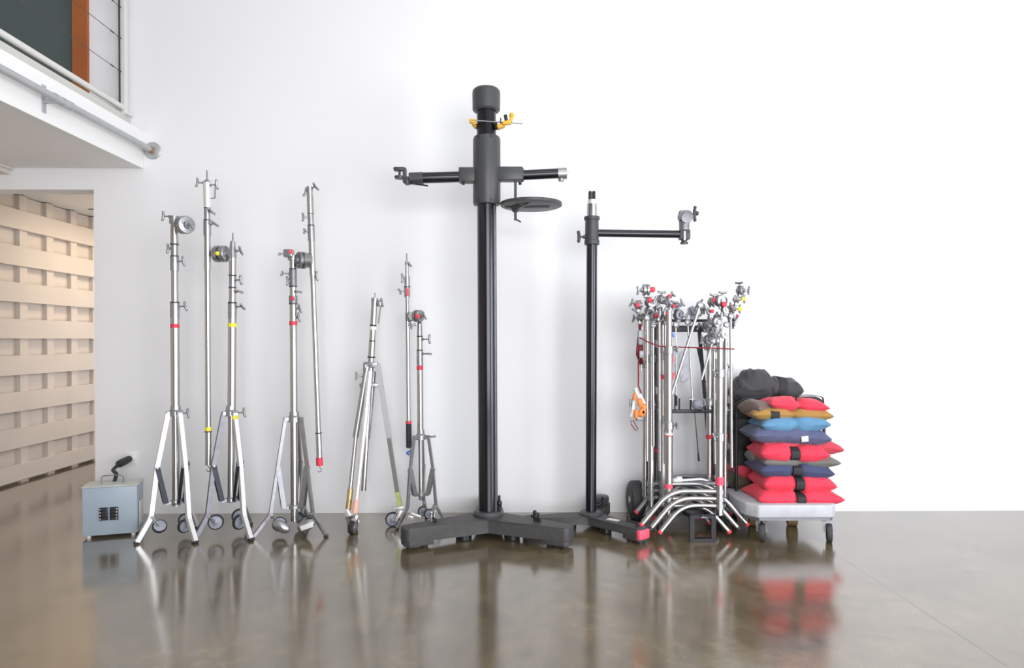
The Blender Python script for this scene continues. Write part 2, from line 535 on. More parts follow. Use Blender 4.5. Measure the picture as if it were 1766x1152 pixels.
# upper doorway
dt = thing('door_1', ((DX0+DX1)/2, D+0.05, FTZ), None, None); struct(dt)
ow = 0.108
j = MB(); j.box((DX0-ow/2, D+0.02, (FTZ+DTOP)/2), (ow, 0.10, DTOP-FTZ)); j.box((DX1+ow/2, D+0.02, (FTZ+DTOP)/2), (ow, 0.10, DTOP-FTZ))
j.box(((DX0+DX1)/2, D+0.02, DTOP-ow/2), (DX0-DX1-2*ow, 0.10, ow))
j.build('door_frame', ORANGE, dt, smooth=False)
MB().box(((DX0+DX1)/2, D+0.04, (FTZ+DTOP-ow)/2), (DX0-DX1-2*ow, 0.045, DTOP-ow-FTZ)).build('door_panel', GREENG, dt, smooth=False)

# ------------------------------------------------------------------ power box on the floor, left
a, b = fl(142, 930.6), fl(237, 923)
ux = (b-a).normalized(); uy = V((-ux.y, ux.x, 0)); uz = V((0, 0, 1))
R = Matrix((ux, uy, uz)).transposed()
BW, BD, BH = (b-a).length, 0.20, 0.315
fc = (a+b)/2
bx = thing('power_box', fc+uy*BD/2, 'blue-grey metal power distribution box with black sockets and wire handle on floor', 'power box')
pw = lambda x, y, z: fc + ux*x + uy*y + uz*z
MB().box(pw(0, BD/2, 0.018+BH/2), (BW, BD, BH), R, 0.004).build('body', BOXM, bx)
MB().box(pw(0, BD/2, 0.018+BH+0.004), (BW+0.012, BD+0.012, 0.008), R, 0.003).build('lid', BOXT, bx)
for sx in (-1, 1):
    for sy in (0.03, BD-0.03):
        MB().cyl(pw(sx*(BW/2-0.03), sy, 0), pw(sx*(BW/2-0.03), sy, 0.02), 0.012, 0.015).build('foot', WHITEP, bx)
for sx in (-0.048, 0.012):
    pan = MB().box(pw(sx+0.012, -0.003, 0.158), (0.050, 0.008, 0.084), R, 0.001).build('socket_panel', BLACK, bx)
    bp_ = MB()
    for k in range(4):
        bp_.box(pw(sx+0.010, -0.009, 0.158+(k-1.5)*0.0205), (0.038, 0.008, 0.014), R, 0.002)
    bp_.build('breaker', RUBBER, pan)
    bp_ = MB()
    for k in range(4):
        bp_.box(pw(sx+(-0.008 if sx < 0 else 0.028), -0.014, 0.158+(k-1.5)*0.0205), (0.009, 0.006, 0.010), R, 0.001)
    bp_.build('breaker_switch', CAST, pan)
hz = 0.018+BH+0.008
MB().tube(fillet([pw(-0.065, 0.07, hz), pw(-0.065, 0.07, hz+0.055), pw(0.065, 0.07, hz+0.055), pw(0.065, 0.07, hz)], 0.025), 0.004, 10).build('handle', DULL, bx)
MB().box(pw(BW/2+0.006, BD*0.45, 0.14), (0.006, 0.10, 0.16), R, 0.002).build('side_panel', BOXT, bx)
# wall connector and its cable
wc = at(226, 790.5, D)
so = thing('wall_socket', wc, 'round white wall socket with black plug above the power box', 'socket')
MB().lathe((wc.x, D, wc.z), (0, -1, 0), [(0.042, 0), (0.042, 0.008), (0.034, 0.012), (0.034, 0.030), (0.028, 0.030)]).build('socket_ring', WHITEP, so)
MB().box((wc.x, D-0.003, wc.z), (0.105, 0.006, 0.105), bev=0.002).build('cover_plate', WALL, so)
e1 = V((wc.x, D-0.028, wc.z)); e2 = at(206, 800, D-0.22)
cbl = thing('power_cable', e2, 'thick black power cable and plug running from the wall to the power box', 'cable')
dd = (e2-e1).normalized()
MB().cyl(e1, e1+dd*0.10, 0.025).cyl(e1+dd*0.09, e2, 0.028, 0.026).cyl(e2, e2+dd*0.02, 0.025, 0.015).build('plug', RUBBER, cbl)
ce = pw(-0.005, 0.15, hz)
MB().tube(fillet([e2, e2+dd*0.05+V((-0.02, -0.02, -0.03)), ce+V((0.015, 0.0, 0.05)), ce], 0.06), 0.012, 12).build('cord', RUBBER, cbl)


# ------------------------------------------------------------------ light stands
class Axis:                       # a post: pixel line at a given depth
    def __init__(s, x0, y0, x1, y1, Y):
        s.Y, s.a, s.b = Y, (x0, y0), (x1, y1)

    def p(s, py):
        k = (py-s.a[1])/(s.b[1]-s.a[1])
        return at(s.a[0]+(s.b[0]-s.a[0])*k, py, s.Y)

    def r(s, rp):
        return rp*s.Y/F


def parts(root, ax, segs):
    for name, y0, y1, r, m in segs:
        r0, r1 = (r if isinstance(r, tuple) else (r, r))
        MB().cyl(ax.p(y0), ax.p(y1), ax.r(r0), ax.r(r1), 24).build(name, m, root)


def keys(root, ax, ks, m=CAST):
    for py, d, r, L, tilt in ks:
        d = V(d).normalized()
        MB().thandle(ax.p(py)+d*ax.r(r), d, L, 0.052, tilt, 0.005).build('locking_key', m, root)


def grip_head(mb, c, axd, R, T, keyd=None):
    """two ribbed jaws of a grip head around c, axis axd"""
    c, axd = V(c), V(axd).normalized()
    mb.lathe(c, axd, [(R*0.40, -T), (R*0.45, -T*0.72), (R*0.92, -T*0.66), (R, -T*0.56), (R, -T*0.12), (R*0.66, -T*0.10), (R*0.66, T*0.10), (R, T*0.12), (R, T*0.56), (R*0.92, T*0.66), (R*0.45, T*0.72), (R*0.40, T)], 28)
    return mb


def caster(root, knee, hub, r, axd, thick=0.022, wm=WHEEL):
    c = MB()
    axd = V(axd).normalized()
    hub = V(hub)
    for s in (-1, 1):
        c.bar(V(knee)+axd*s*thick*0.75, hub+axd*s*thick*0.75, 0.022, 0.004, up=axd.cross(V((0, 0, 1))) if abs(axd.z) < .9 else (1, 0, 0))
    c.cyl(hub-axd*thick, hub+axd*thick, 0.006, seg=12)
    c.cyl(V(knee)-axd*thick, V(knee)+axd*thick, 0.012, seg=12)
    f = c.build('caster_fork', CAST, root)
    w_ = MB().lathe(hub, axd, [(r*0.80, -thick*0.5), (r*0.97, -thick*0.45), (r, -thick*0.25), (r, thick*0.25), (r*0.97, thick*0.45), (r*0.80, thick*0.5)]).build('tread', RUBBER, f)
    MB().lathe(hub, axd, [(r*0.25, -thick*0.62), (r*0.35, -thick*0.5), (r*0.82, -thick*0.52), (r*0.82, thick*0.52), (r*0.35, thick*0.5), (r*0.25, thick*0.62)]).build('wheel', wm, f)


def tripod(root, C, azs, R, zt, zp, zk, zh, w_, legm, strutm, hubm, frac=(0.20, 0.48, 0.64), wheels=(), flat=False, foot=RUBBER, hubr=0.032, colr=0.02, legms=None, rw=0.05, wz=0.10, wf=0.42):
    C = V((C[0], C[1], 0))
    m = MB()
    m.lathe(C+V((0, 0, zt-0.022)), (0, 0, 1), [(colr+0.004, 0), (colr+0.016, 0.002), (colr+0.016, 0.034), (colr+0.006, 0.044), (colr+0.004, 0.07)])
    for a in azs:
        m.bar(C+ang(a)*colr*0.7+V((0, 0, zt)), C+ang(a)*(R*frac[0]+0.008)+V((0, 0, zt)), w_*1.35, 0.024)
    m.build('leg_collar', hubm, root)
    m = MB()
    m.lathe(C+V((0, 0, zh-0.015)), (0, 0, 1), [(colr+0.003, 0), (hubr, 0.004), (hubr, 0.026), (colr+0.003, 0.03)])
    for a in azs:
        m.bar(C+ang(a)*colr+V((0, 0, zh)), C+ang(a)*(R*0.28)+V((0, 0, zh)), 0.022, 0.018)
    m.build('lower_hub', hubm, root)
    for i, a in enumerate(azs):
        d = ang(a); s_ = ang(a+PI/2)
        top = C+d*R*frac[0]+V((0, 0, zt)); mid = C+d*R*frac[1]+V((0, 0, zp)); knee = C+d*R*frac[2]+V((0, 0, zk)); ft = C+d*R+V((0, 0, 0.004))
        lm = legms[i] if legms else legm
        lg = MB().sq(fillet([top, mid, knee, ft], 0.02, 3), w_, ref=s_).build('leg', lm, root)
        MB().sq([ft-V((0, 0, 0.004)), ft + (knee-ft).normalized()*0.012], w_*1.12, ref=s_).build('foot_cap', foot, lg)
        MB().cyl(mid-s_*w_*0.8, mid+s_*w_*0.8, 0.008, seg=10).build('bolt', hubm, lg)
        lo = C+d*R*0.26+V((0, 0, zh))
        st = MB()
        for sg in (-1, 1):
            st.bar(mid+s_*sg*(w_*0.62), lo+s_*sg*(w_*0.62), 0.004, 0.030, up=d.cross(V((0, 0, 1))).cross((mid-lo).normalized()))
        if strutm is not None:
            st.build('strut', strutm, root)
        else:
            st.bm.free()
        if i < len(wheels) and wheels[i] is not None:
            ax_ = V(wheels[i])
            caster(root, C+d*R*(frac[2]-0.03)+V((0, 0, zk-0.005)), C+d*R*wf+V((0, 0, wz)), rw, ax_)


def stand_root(ax, label, group=None, name='light_stand'):
    c = ax.p(850)
    return thing(name, (c.x, c.y, 0), label, 'light stand', group), c


# stand 1, red tape
ax = Axis(300.6, 375, 303.5, 860, 4.51)
r1, c = stand_root(ax, 'chrome rolling light stand with red tape band, beside the power box')
parts(r1, ax, [('head_socket', 373, 386, 8, CAST), ('tube', 386, 421, (5.8, 6.4), STEEL), ('ring', 420.3, 422.6, 6.8, RING), ('tube', 422, 442, 5.7, CAST), ('ring', 441, 443.4, 6.6, RING),
               ('clamp_collar', 443, 467, 6.9, CAST), ('tube', 467, 523, 5.6, STEEL), ('ring', 520.5, 523, 7.4, RING), ('clamp_collar', 523, 549, 7.6, CAST), ('tube', 549, 706, 7.2, STEEL), ('tube', 706, 872, 6.0, STEEL), ('tape', 558.5, 565.5, 7.45, RED)])
keys(r1, ax, [(451, (1, -0.3, 0), 6, 0.045, 0.3), (429, (-1, -0.2, 0), 5, 0.02, 0.2), (529, (1, -0.2, 0.05), 7, 0.05, 0.3), (374, (-1, -0.2, 0.05), 7, 0.04, 0.1), (712, (1, -0.2, 0), 8, 0.06, 0.2)])
hc = at(318, 388, 4.48)
hb = MB(); grip_head(hb, hc, (0.8, -0.6, -0.05), 0.058, 0.048)
hb.cyl(ax.p(381), hc, 0.014)
g = hb.build('grip_head', CAST, r1)
MB().thandle(hc+V((0.8, -0.6, -0.05)).normalized()*0.045, (0.8, -0.6, -0.2), 0.035, 0.05, 0.8).build('locking_key', CAST, g)
MB().box(at(311, 387, 4.44), (0.018, 0.02, 0.03), bev=0.004).build('tape_patch', RED, g)
F1, F2 = fl(238, 935), fl(338, 937)
tripod(r1, (c.x, c.y), (math.radians(219), math.radians(324), math.radians(82)), 0.235, ax.p(712).z, 0.475, 0.155, 0.235, 0.027, BRIGHT, STRUT, CAST,
       wheels=((0.45, -0.65, 0.6), (0.85, -0.5, 0), (0.5, -0.8, 0)), colr=0.026, rw=0.044, wz=0.09)

# stand 2, yellow tape
ax = Axis(401.5, 400, 398.5, 860, 4.57)
r2, c = stand_root(ax, 'chrome rolling light stand with yellow tape on its column and leg')
parts(r2, ax, [('spigot', 402, 420, 1.2, DULL), ('head_socket', 416, 445, (4, 6.5), CAST), ('tube', 445, 476, 5.8, STEEL), ('ring', 474, 476.4, 6.4, RING), ('tube', 476, 497, 5.6, CAST), ('ring', 495, 497.4, 6.4, RING),
               ('tube', 497, 523, 5.8, STEEL), ('ring', 521, 523.6, 7.3, RING), ('clamp_collar', 523.6, 549, 7.2, CAST), ('tube', 549, 706, 6.9, STEEL), ('tube', 706, 860, 5.8, STEEL), ('tape', 557.5, 564, 7.2, YEL)])
keys(r2, ax, [(483, (1, -0.3, 0), 6, 0.04, 0.2), (503, (1, -0.2, 0), 6, 0.03, 1.4), (529, (1, -0.2, 0), 7, 0.045, 1.0), (433, (1, -0.3, 0), 7, 0.035, 0.6), (712, (1, -0.2, 0.05), 8, 0.06, 0.2)])
hc = at(381, 438, 4.56)
hb = MB(); grip_head(hb, hc, (1, -0.15, 0), 0.055, 0.062)
hb.cyl(ax.p(435), hc, 0.013)
g = hb.build('grip_head', CAST, r2)
MB().ball(at(374.5, 437, 4.49), 0.014, (1, 0.5, 1)).build('tape_patch', YEL, g)
tripod(r2, (c.x, c.y), (math.radians(218), math.radians(322), math.radians(80)), 0.232, ax.p(712).z, 0.475, 0.155, 0.235, 0.027, BRIGHT, STRUT, CAST,
       wheels=((0.25, -1, 0.05), (0.85, -0.5, 0), (0.5, -0.8, 0)), colr=0.025, legms=(DULL, BRIGHT, DULL), rw=0.050)
lp = V((c.x, c.y, 0))+ang(math.radians(322))*0.232*0.24
MB().sq([V((lp.x, lp.y, ax.p(716).z)), V((lp.x+0.004, lp.y-0.004, ax.p(722).z))], 0.027).build('leg_tape', YEL, r2)


def hook(mb, p, s=0.016):
    p = V(p)
    mb.tube(fillet([p, p+V((0, 0, -s*0.9)), p+V((s*0.7, 0, -s*1.3)), p+V((s*0.7, 0, -s*2.4)), p+V((-s*0.2, 0, -s*2.8)), p+V((-s*0.8, 0, -s*2.0))], s*0.6, 4), s*0.2, 8)
    return mb


# telescoping boom pole held by stand 2
ax = Axis(357, 300, 359.5, 810, 4.53)
p = thing('boom_pole', ax.p(812), 'tall chrome telescoping boom pole with yellow tape and bottom hook, hanging beside the yellow-taped stand', 'boom pole')
parts(p, ax, [('spigot', 294, 312, 1.1, DULL), ('head_socket', 310, 315, (3, 7), CAST), ('head_socket', 315, 358, (6.6, 5.6), BRIGHT), ('ring', 357, 359.4, 5.4, RING), ('tube', 359, 379, 5, CAST), ('ring', 379, 381.4, 5.8, RING),
              ('clamp_collar', 381, 406, 6.2, CAST), ('tube', 406, 466, 5.2, STEEL), ('tube', 466, 738, 4.6, STEEL), ('tape', 736.5, 743, 5.0, YEL), ('ring', 743, 745.2, 5.6, RING), ('tube', 745, 802, 5.0, STEEL)])
keys(p, ax, [(316, (-1, -0.2, 0.05), 5, 0.04, 0.3), (320, (1, -0.2, 0.05), 5, 0.05, 0.2), (365, (1, -0.6, 0), 4, 0.025, 1.0), (388, (1, -0.3, 0.1), 5, 0.04, 1.2)])
hook(MB(), ax.p(802)).build('hook', DULL, p)
MB().bar(ax.p(318)+V((0.055, 0, 0)), ax.p(342)+V((0.05, 0, 0)), 0.003, 0.008).bar(ax.p(342)+V((0.05, 0, 0)), ax.p(342)+V((0.02, 0, 0)), 0.003, 0.008).build('wire_guard', CAST, p)

# stand 3, dull grey
ax = Axis(499, 430, 508, 890, 4.62)
ax = Axis(505, 430, 508, 890, 4.62)
r3, c = stand_root(ax, 'dull grey rolling light stand with red tape band and folded grey caster boots')
parts(r3, ax, [('head_socket', 440, 449, 8.5, CAST), ('tube', 449, 464, 5.6, STEEL), ('ring', 463, 465, 6.2, RING), ('clamp_collar', 465, 493, 6.2, DULL), ('ring', 493, 495.2, 6.6, RING), ('tube', 495, 510, 5.6, STEEL),
               ('clamp_collar', 510, 523, 7, DULL), ('ring', 523, 525, 7, RING), ('tube', 525, 554, 6, STEEL), ('tape', 554, 561, 6.8, RED), ('tube', 560, 720, 6.0, STEEL), ('tube', 720, 898, 6.4, STEEL)])
keys(r3, ax, [(472, (-1, -0.2, 0), 6, 0.045, 1.1), (485, (-1, -0.4, 0), 5, 0.015, 0.2), (532, (1, -0.3, 0), 6, 0.025, 0.5), (503, (1, -0.3, 0), 5, 0.02, 1.5), (547, (1, -0.3, 0), 6, 0.018, 0.3)])
MB().box(at(498, 437, 4.6), (0.065, 0.05, 0.055), bev=0.01).build('head_block', CAST, r3)
MB().thandle(at(491, 437, 4.59), (-1, -0.2, -0.15), 0.03, 0.05, 1.3).build('locking_key', CAST, r3)
MB().box(at(502, 434, 4.57), (0.026, 0.012, 0.026), bev=0.002).build('tape_patch', PINK, r3)
MB().ball(at(504, 515, 4.59), 0.015, (1, 0.6, 0.9)).build('tape_patch', RED, r3)
hc = at(520, 449, 4.60)
hb = MB(); grip_head(hb, hc, (-0.8, -0.6, 0), 0.056, 0.04); hb.cyl(ax.p(446), hc, 0.013)
g = hb.build('grip_head', DULL, r3)
MB().lathe(at(531, 449, 4.60), (1, 0.1, 0), [(0.05, -0.014), (0.05, 0.03), (0.03, 0.035)]).build('jaw_plate', CAST, g)
tripod(r3, (c.x, c.y), (math.radians(213), math.radians(334), math.radians(85)), 0.275, ax.p(722).z, 0.455, 0.14, 0.175, 0.020, CAST, CAST, CAST,
       frac=(0.22, 0.40, 0.58), wheels=((0.3, -0.9, 0.5), (-0.5, -0.8, 0.5), (0.4, 0.9, 0.4)), colr=0.026, hubr=0.04, rw=0.048, wz=0.07, wf=0.36)
for (px_, py_), rz in (((485, 908), -0.5), ((528, 906), 0.4)):
    q = at(px_, py_, 4.47)
    MB().ball(q, 0.055, (1.15, 0.55, 0.66), Matrix.Rotation(-rz, 3, 'Y')).build('caster_boot', CAST, r3)
q = at(529, 908, 4.44)
MB().box(q, (0.085, 0.006, 0.032), Matrix.Rotation(-0.32, 3, 'Y'), 0.002).build('label_plate', PALE, r3)

# boom pole held by stand 3
ax = Axis(534, 324, 551.5, 812, 4.60)
p = thing('boom_pole', ax.p(816), 'slightly tilted chrome boom pole with red tape above its bottom hook, beside the grey stand', 'boom pole')
parts(p, ax, [('head_socket', 322, 336, (5.5, 4.5), CAST), ('tube', 336, 368, 5.5, STEEL), ('ring', 367, 369, 5.4, RING), ('tube', 369, 389, 5, CAST), ('ring', 388, 390, 5.8, RING), ('clamp_collar', 390, 415, 6, CAST), ('tube', 415, 475, 5.2, STEEL),
              ('tube', 475, 747, 4.3, STEEL), ('ring', 746, 748, 5.4, RING), ('tube', 748, 790, 4.9, STEEL), ('tape', 789, 803, 5.8, RED)])
keys(p, ax, [(375, (-1, -0.3, 0), 4, 0.032, 0.4), (399, (-1, -0.3, 0), 5, 0.022, 1.0), (334, (-1, -0.3, 0.3), 3, 0.018, 0.3), (326, (1, -0.3, 0.3), 3, 0.035, 0.9), (476, (1, -0.2, 0), 4, 0.012, 0.2)])
hook(MB(), ax.p(803)).build('hook', DULL, p)

# stand 4, splayed telescoping legs
ax = Axis(646.5, 510, 627, 846, 4.72)
c = ax.p(850)
r4 = thing('light_stand', (c.x, c.y, 0), 'leaning chrome stand with telescoping legs and brass and green sleeves above wheels', 'light stand')
parts(r4, ax, [('spigot', 505, 516, 0.9, DULL), ('head_socket', 514, 528, (6, 5), CAST), ('tube', 528, 561, 5.2, STEEL), ('ring', 560, 562.6, 5.6, RING), ('collar', 563, 568.5, 6.0, WHITEP), ('tube', 568, 588, 5, STEEL), ('ring', 587, 589, 5.2, RING),
               ('tube', 589, 616, 5.6, STEEL), ('ring', 614.5, 617, 6.6, RING), ('tube', 617, 650, 5.0, CAST), ('tube', 650, 846, 4.4, STEEL)])
MB().box(ax.p(523)+V((0.035, -0.005, 0.0)), (0.035, 0.03, 0.045), bev=0.006).build('side_socket', CAST, r4)
MB().bar(ax.p(526)+V((0.045, 0, 0)), ax.p(558)+V((0.035, 0, 0)), 0.006, 0.01).build('guard_rod', CAST, r4)
MB().thandle(ax.p(522)+V((0.05, -0.005, 0)), (0.3, -1, 0), 0.02, 0.05, 0.2).build('locking_key', DULL, r4)
k = MB(); k.box(ax.p(629), (0.095, 0.05, 0.04), bev=0.006); k.box(at(630, 634, 4.70), (0.025, 0.04, 0.05), bev=0.004)
k.build('leg_collar', CAST, r4)
MB().box(at(637, 664, 4.70), (0.13, 0.045, 0.028), bev=0.006).build('lower_collar', CAST, r4)
MB().thandle(at(624, 648, 4.69), (-1, -0.2, 0), 0.035, 0.05, 0.6).build('locking_key', CAST, r4)
ly = 4.60
lg = MB().tube([at(633, 632, 4.70), at(613, 754, 4.66)], 0.020, 16).build('leg', CAST, r4)
MB().tube([at(614, 750, 4.66), at(603, 855, 4.61)], 0.014, 16).build('lower_tube', STEEL, lg)
MB().tube([at(604.5, 843, 4.615), at(600.5, 880, 4.60)], 0.019, 16).build('sleeve', GOLD, lg)
lg = MB().tube([at(638, 640, 4.69), at(626.5, 755, 4.63)], 0.020, 16).build('leg', BRIGHT, r4)
MB().tube([at(627, 750, 4.63), at(612.5, 882, 4.585)], 0.017, 16).build('lower_tube', BRIGHT, lg)
MB().tube([at(614.5, 862, 4.575), at(612, 884, 4.57)], 0.019, 16).build('sleeve', PEACH, lg)
lg = MB().sq([at(651, 628, 4.71), at(671, 755, 4.73)], 0.034).build('leg', LIGHTM, r4)
MB().sq([at(670, 750, 4.73), at(687.5, 862, 4.76)], 0.028).build('lower_tube', PLATE, lg)
MB().sq([at(685, 848, 4.755), at(690, 876, 4.76)], 0.030).build('sleeve', GREEN, lg)
lg = MB().tube([at(645, 640, 4.75), at(634, 757, 4.76)], 0.017, 16).build('leg_brace', CAST, r4)
# casters of stand 4
kb = MB(); q = at(606, 888, 4.59)
kb.box(q, (0.075, 0.05, 0.03), Matrix.Rotation(0.2, 3, 'Y'), 0.006); kb.box(at(600, 884, 4.57), (0.03, 0.03, 0.05), Matrix.Rotation(-0.5, 3, 'Y'), 0.004)
kb.box(at(613, 893, 4.57), (0.03, 0.03, 0.04), Matrix.Rotation(0.4, 3, 'Y'), 0.004)
kb.build('chrome_bracket', BRIGHT, r4)
wp = fl(608, 921)
caster(r4, at(605, 890, wp.y), V((wp.x, wp.y, 0.042)), 0.042, (1, -0.25, 0), 0.036, DULL)
caster(r4, at(603, 892, wp.y+0.12), V((wp.x-0.01, wp.y+0.13, 0.042)), 0.042, (1, 0.3, 0), 0.03, DULL)
wp = fl(677, 907.5)
caster(r4, at(688, 874, 4.77), V((wp.x, wp.y, 0.050)), 0.050, (0.25, -1, 0), 0.03)
kb = MB(); kb.box(at(687, 890, 4.71), (0.022, 0.012, 0.085), Matrix.Rotation(0.5, 3, 'Y'), 0.003); kb.box(at(688, 876, 4.75), (0.07, 0.03, 0.014), Matrix.Rotation(-0.2, 3, 'Y'), 0.003)
kb.build('chrome_bracket', BRIGHT, r4)

# boom pole with black grip
ax = Axis(701.5, 440, 705.5, 790, 4.82)
p = thing('boom_pole', ax.p(786), 'short thin chrome boom pole with black foam grip and blue hook strap at its bottom', 'boom pole')
parts(p, ax, [('spigot', 437, 452, 1.1, DULL), ('collar', 451, 457, 3.4, CAST), ('tube', 457, 478, 3, STEEL), ('head_socket', 477, 494, 4.8, CAST), ('ring', 494, 496, 5.4, RING), ('clamp_collar', 496, 513, 5.0, CAST), ('tube', 513, 540, 3.2, STEEL),
              ('collar', 539, 554, 3.5, DULL), ('tube', 554, 728, 3.6, STEEL), ('tape', 726, 730.5, 5.0, RED), ('foam_grip', 730, 772, 4.9, RUBBER)])
MB().box(ax.p(504)+V((0.004, -0.018, 0)), (0.018, 0.006, 0.055), bev=0.002).build('tape_patch', PINK, p)
keys(p, ax, [(480, (-1, -0.3, 0), 3, 0.02, 0.1), (500, (-1, -0.3, -0.25), 4, 0.035, 0.9), (455, (1, -0.3, -0.2), 2, 0.012, 1.2)])
MB().tube(fillet([ax.p(772), ax.p(776)+V((0.012, 0, 0)), ax.p(782)+V((-0.012, 0, 0)), ax.p(787)+V((0.004, 0, 0))], 0.01), 0.003, 8).build('hook', DULL, p)
MB().tube(fillet([ax.p(777)+V((0.02, -0.01, 0)), ax.p(780)+V((-0.018, -0.01, 0)), ax.p(784)+V((-0.008, -0.01, 0)), ax.p(780)+V((0.022, -0.01, 0))], 0.01), 0.005, 8).build('strap', BLUE, p)

# stand 5
ax = Axis(723.5, 545, 726, 862, 4.80)
r5, c = stand_root(ax, 'short chrome light stand with red tape band, next to the tall camera stand')
parts(r5, ax, [('ring', 555, 559, 3.4, RING), ('tube', 558, 580, (4, 4.9), CAST), ('ring', 579, 581.4, 5.0, RING), ('tube', 581, 604, 5, STEEL), ('ring', 603, 605.6, 5.4, RING), ('clamp_collar', 605, 630, 5.6, CAST), ('tape', 630.5, 638, 5.7, RED), ('tube', 638, 750, 5.3, STEEL), ('tube', 750, 862, 4.0, STEEL)])
keys(r5, ax, [(585, (1, -0.3, 0), 5, 0.052, 0.1), (610, (1, -0.3, 0), 5, 0.05, 1.5), (752, (1, -0.3, 0), 6, 0.07, 1.5)])
hc = at(721, 545, 4.77)
hb = MB(); grip_head(hb, hc, (0.85, -0.5, 0), 0.042, 0.04)
hb.cyl(at(706, 553, 4.80), hc, 0.012)
hb.cyl(at(712, 545, 4.78)-V((0, 0.02, 0)), at(712, 545, 4.78)+V((0, 0.03, 0)), 0.03)
g = hb.build('grip_head', CAST, r5)
MB().thandle(hc+V((0.03, -0.02, 0)), (0.8, -0.5, 0.1), 0.02, 0.05, 0.5).build('locking_key', CAST, g)
MB().thandle(at(716, 560, 4.77), (-1, -0.2, -0.25), 0.03, 0.05, 0.7).build('locking_key', CAST, g)
MB().box(hc+V((0.002, -0.042, -0.003)), (0.035, 0.012, 0.025), bev=0.004).build('tape_patch', RED, g)
tripod(r5, (c.x, c.y), (math.radians(222), math.radians(345), math.radians(85)), 0.20, ax.p(753).z, 0.40, 0.14, 0.215, 0.018, CAST, CAST, CAST,
       frac=(0.28, 0.45, 0.56), wheels=(None, (0.3, -0.9, 0), (0.3, -0.9, 0)), colr=0.02, hubr=0.03, rw=0.035, wz=0.08, wf=0.30)
kb = MB(); kb.box(at(717, 889, 4.66), (0.075, 0.02, 0.022), Matrix.Rotation(0.35, 3, 'Y'), 0.004); kb.box(at(708, 893, 4.66), (0.04, 0.02, 0.03), Matrix.Rotation(0.2, 3, 'Y'), 0.004)
kb.build('chrome_bracket', BRIGHT, r5)


# ------------------------------------------------------------------ camera stands
def camera_base(root, C, azs, Ls, w0, w1, z0, z1):
    C = V((C[0], C[1], 0))
    poly = []
    for i, a in enumerate(azs):
        L = Ls[i]
        d, s_ = ang(a), ang(a+PI/2)
        an = azs[(i+1) % 3]
        for p_ in (C+d*L*0.97-s_*w1/2, C+d*L-s_*(w1/2-0.02), C+d*L+s_*(w1/2-0.02), C+d*L*0.97+s_*w1/2):
            poly.append((p_.x, p_.y))
        mid = C+ang((a+an+(2*PI if an < a else 0))/2)*(w0/2/math.sin(PI/3))
        poly.append((mid.x, mid.y))
    base = MB().prism(poly, z0+0.035, z1, bev=0.010).build('base', BASEM, root)
    for a, L in zip(azs, Ls):
        d, s_ = ang(a), ang(a+PI/2)
        q = [C+d*(L*0.70)-s_*w1*0.5, C+d*(L*0.965)-s_*w1*0.49, C+d*(L*0.995)-s_*w1*0.3, C+d*(L*0.995)+s_*w1*0.3, C+d*(L*0.965)+s_*w1*0.49, C+d*(L*0.70)+s_*w1*0.5]
        MB().prism([(v.x, v.y) for v in q], z0+0.008, z0+0.05, bev=0.004).build('foot_block', BASEM, root)
        for rr in (0.92, 0.76):
            MB().cyl(C+d*L*rr+V((0, 0, 0)), C+d*L*rr+V((0, 0, z0+0.012)), 0.022).build('foot_pad', RUBBER, root)
    for k in (0, 1):
        q = C+ang(azs[k])*Ls[k]*0.30
        MB().cyl((q.x, q.y, 0.005), (q.x, q.y, z0+0.04), w1*0.40).build('caster_housing', BLACK, root)


C1 = at(842, 880, 4.53)
cs = thing('camera_stand', (C1.x, C1.y, 0), 'tall heavy black studio camera stand with thick column, cross arm and three-legged base', 'camera stand')
A1 = [math.radians(a) for a in (209, 331, 89)]
camera_base(cs, (C1.x, C1.y), A1, (0.60, 0.60, 0.56), 0.19, 0.13, 0.012, 0.135)
ax = Axis(838.5, 160, 842, 880, 4.53)
MB().lathe(V((C1.x, C1.y, 0.13)), (0, 0, 1), [(0.098, 0), (0.100, 0.02), (0.088, 0.038), (0.072, 0.04)], 36).build('column_ring', BLACKM, cs)
zt = ax.p(190)
MB().cyl(V((C1.x, C1.y, 0.15)), ax.p(185), 0.064, seg=48).build('column', BLACKC, cs)
rp = MB().bar(V((C1.x+0.050, C1.y-0.042, 0.17)), ax.p(356)+V((0.050, -0.042, 0)), 0.010, 0.010, up=(0.7, -0.7, 0)).build('guide_rail', CAST, cs)
t_, b_ = ax.p(154), ax.p(193)
hh = t_.z-b_.z
MB().lathe(b_, (0, 0, 1), [(0.06, 0), (0.082, 0.002), (0.091, 0.012), (0.093, hh-0.03), (0.090, hh-0.012), (0.078, hh)], 48).build('top_cap', BLACKM, cs)
t_, b_ = ax.p(236), ax.p(354)
hh = t_.z-b_.z
sl = MB().lathe(b_, (0, 0, 1), [(0.066, 0), (0.086, 0.002), (0.091, 0.014), (0.091, hh-0.022), (0.085, hh-0.004), (0.066, hh)], 48).build('carriage', BLACKM, cs)
for py_ in (241, 349):
    q = ax.p(py_)
    MB().cyl(q+V((0.03, -0.080, 0)), q+V((0.031, -0.093, 0)), 0.006, seg=10).cyl(q+V((-0.05, -0.068, 0)), q+V((-0.052, -0.082, 0)), 0.006, seg=10).build('screw', BLACK, sl)
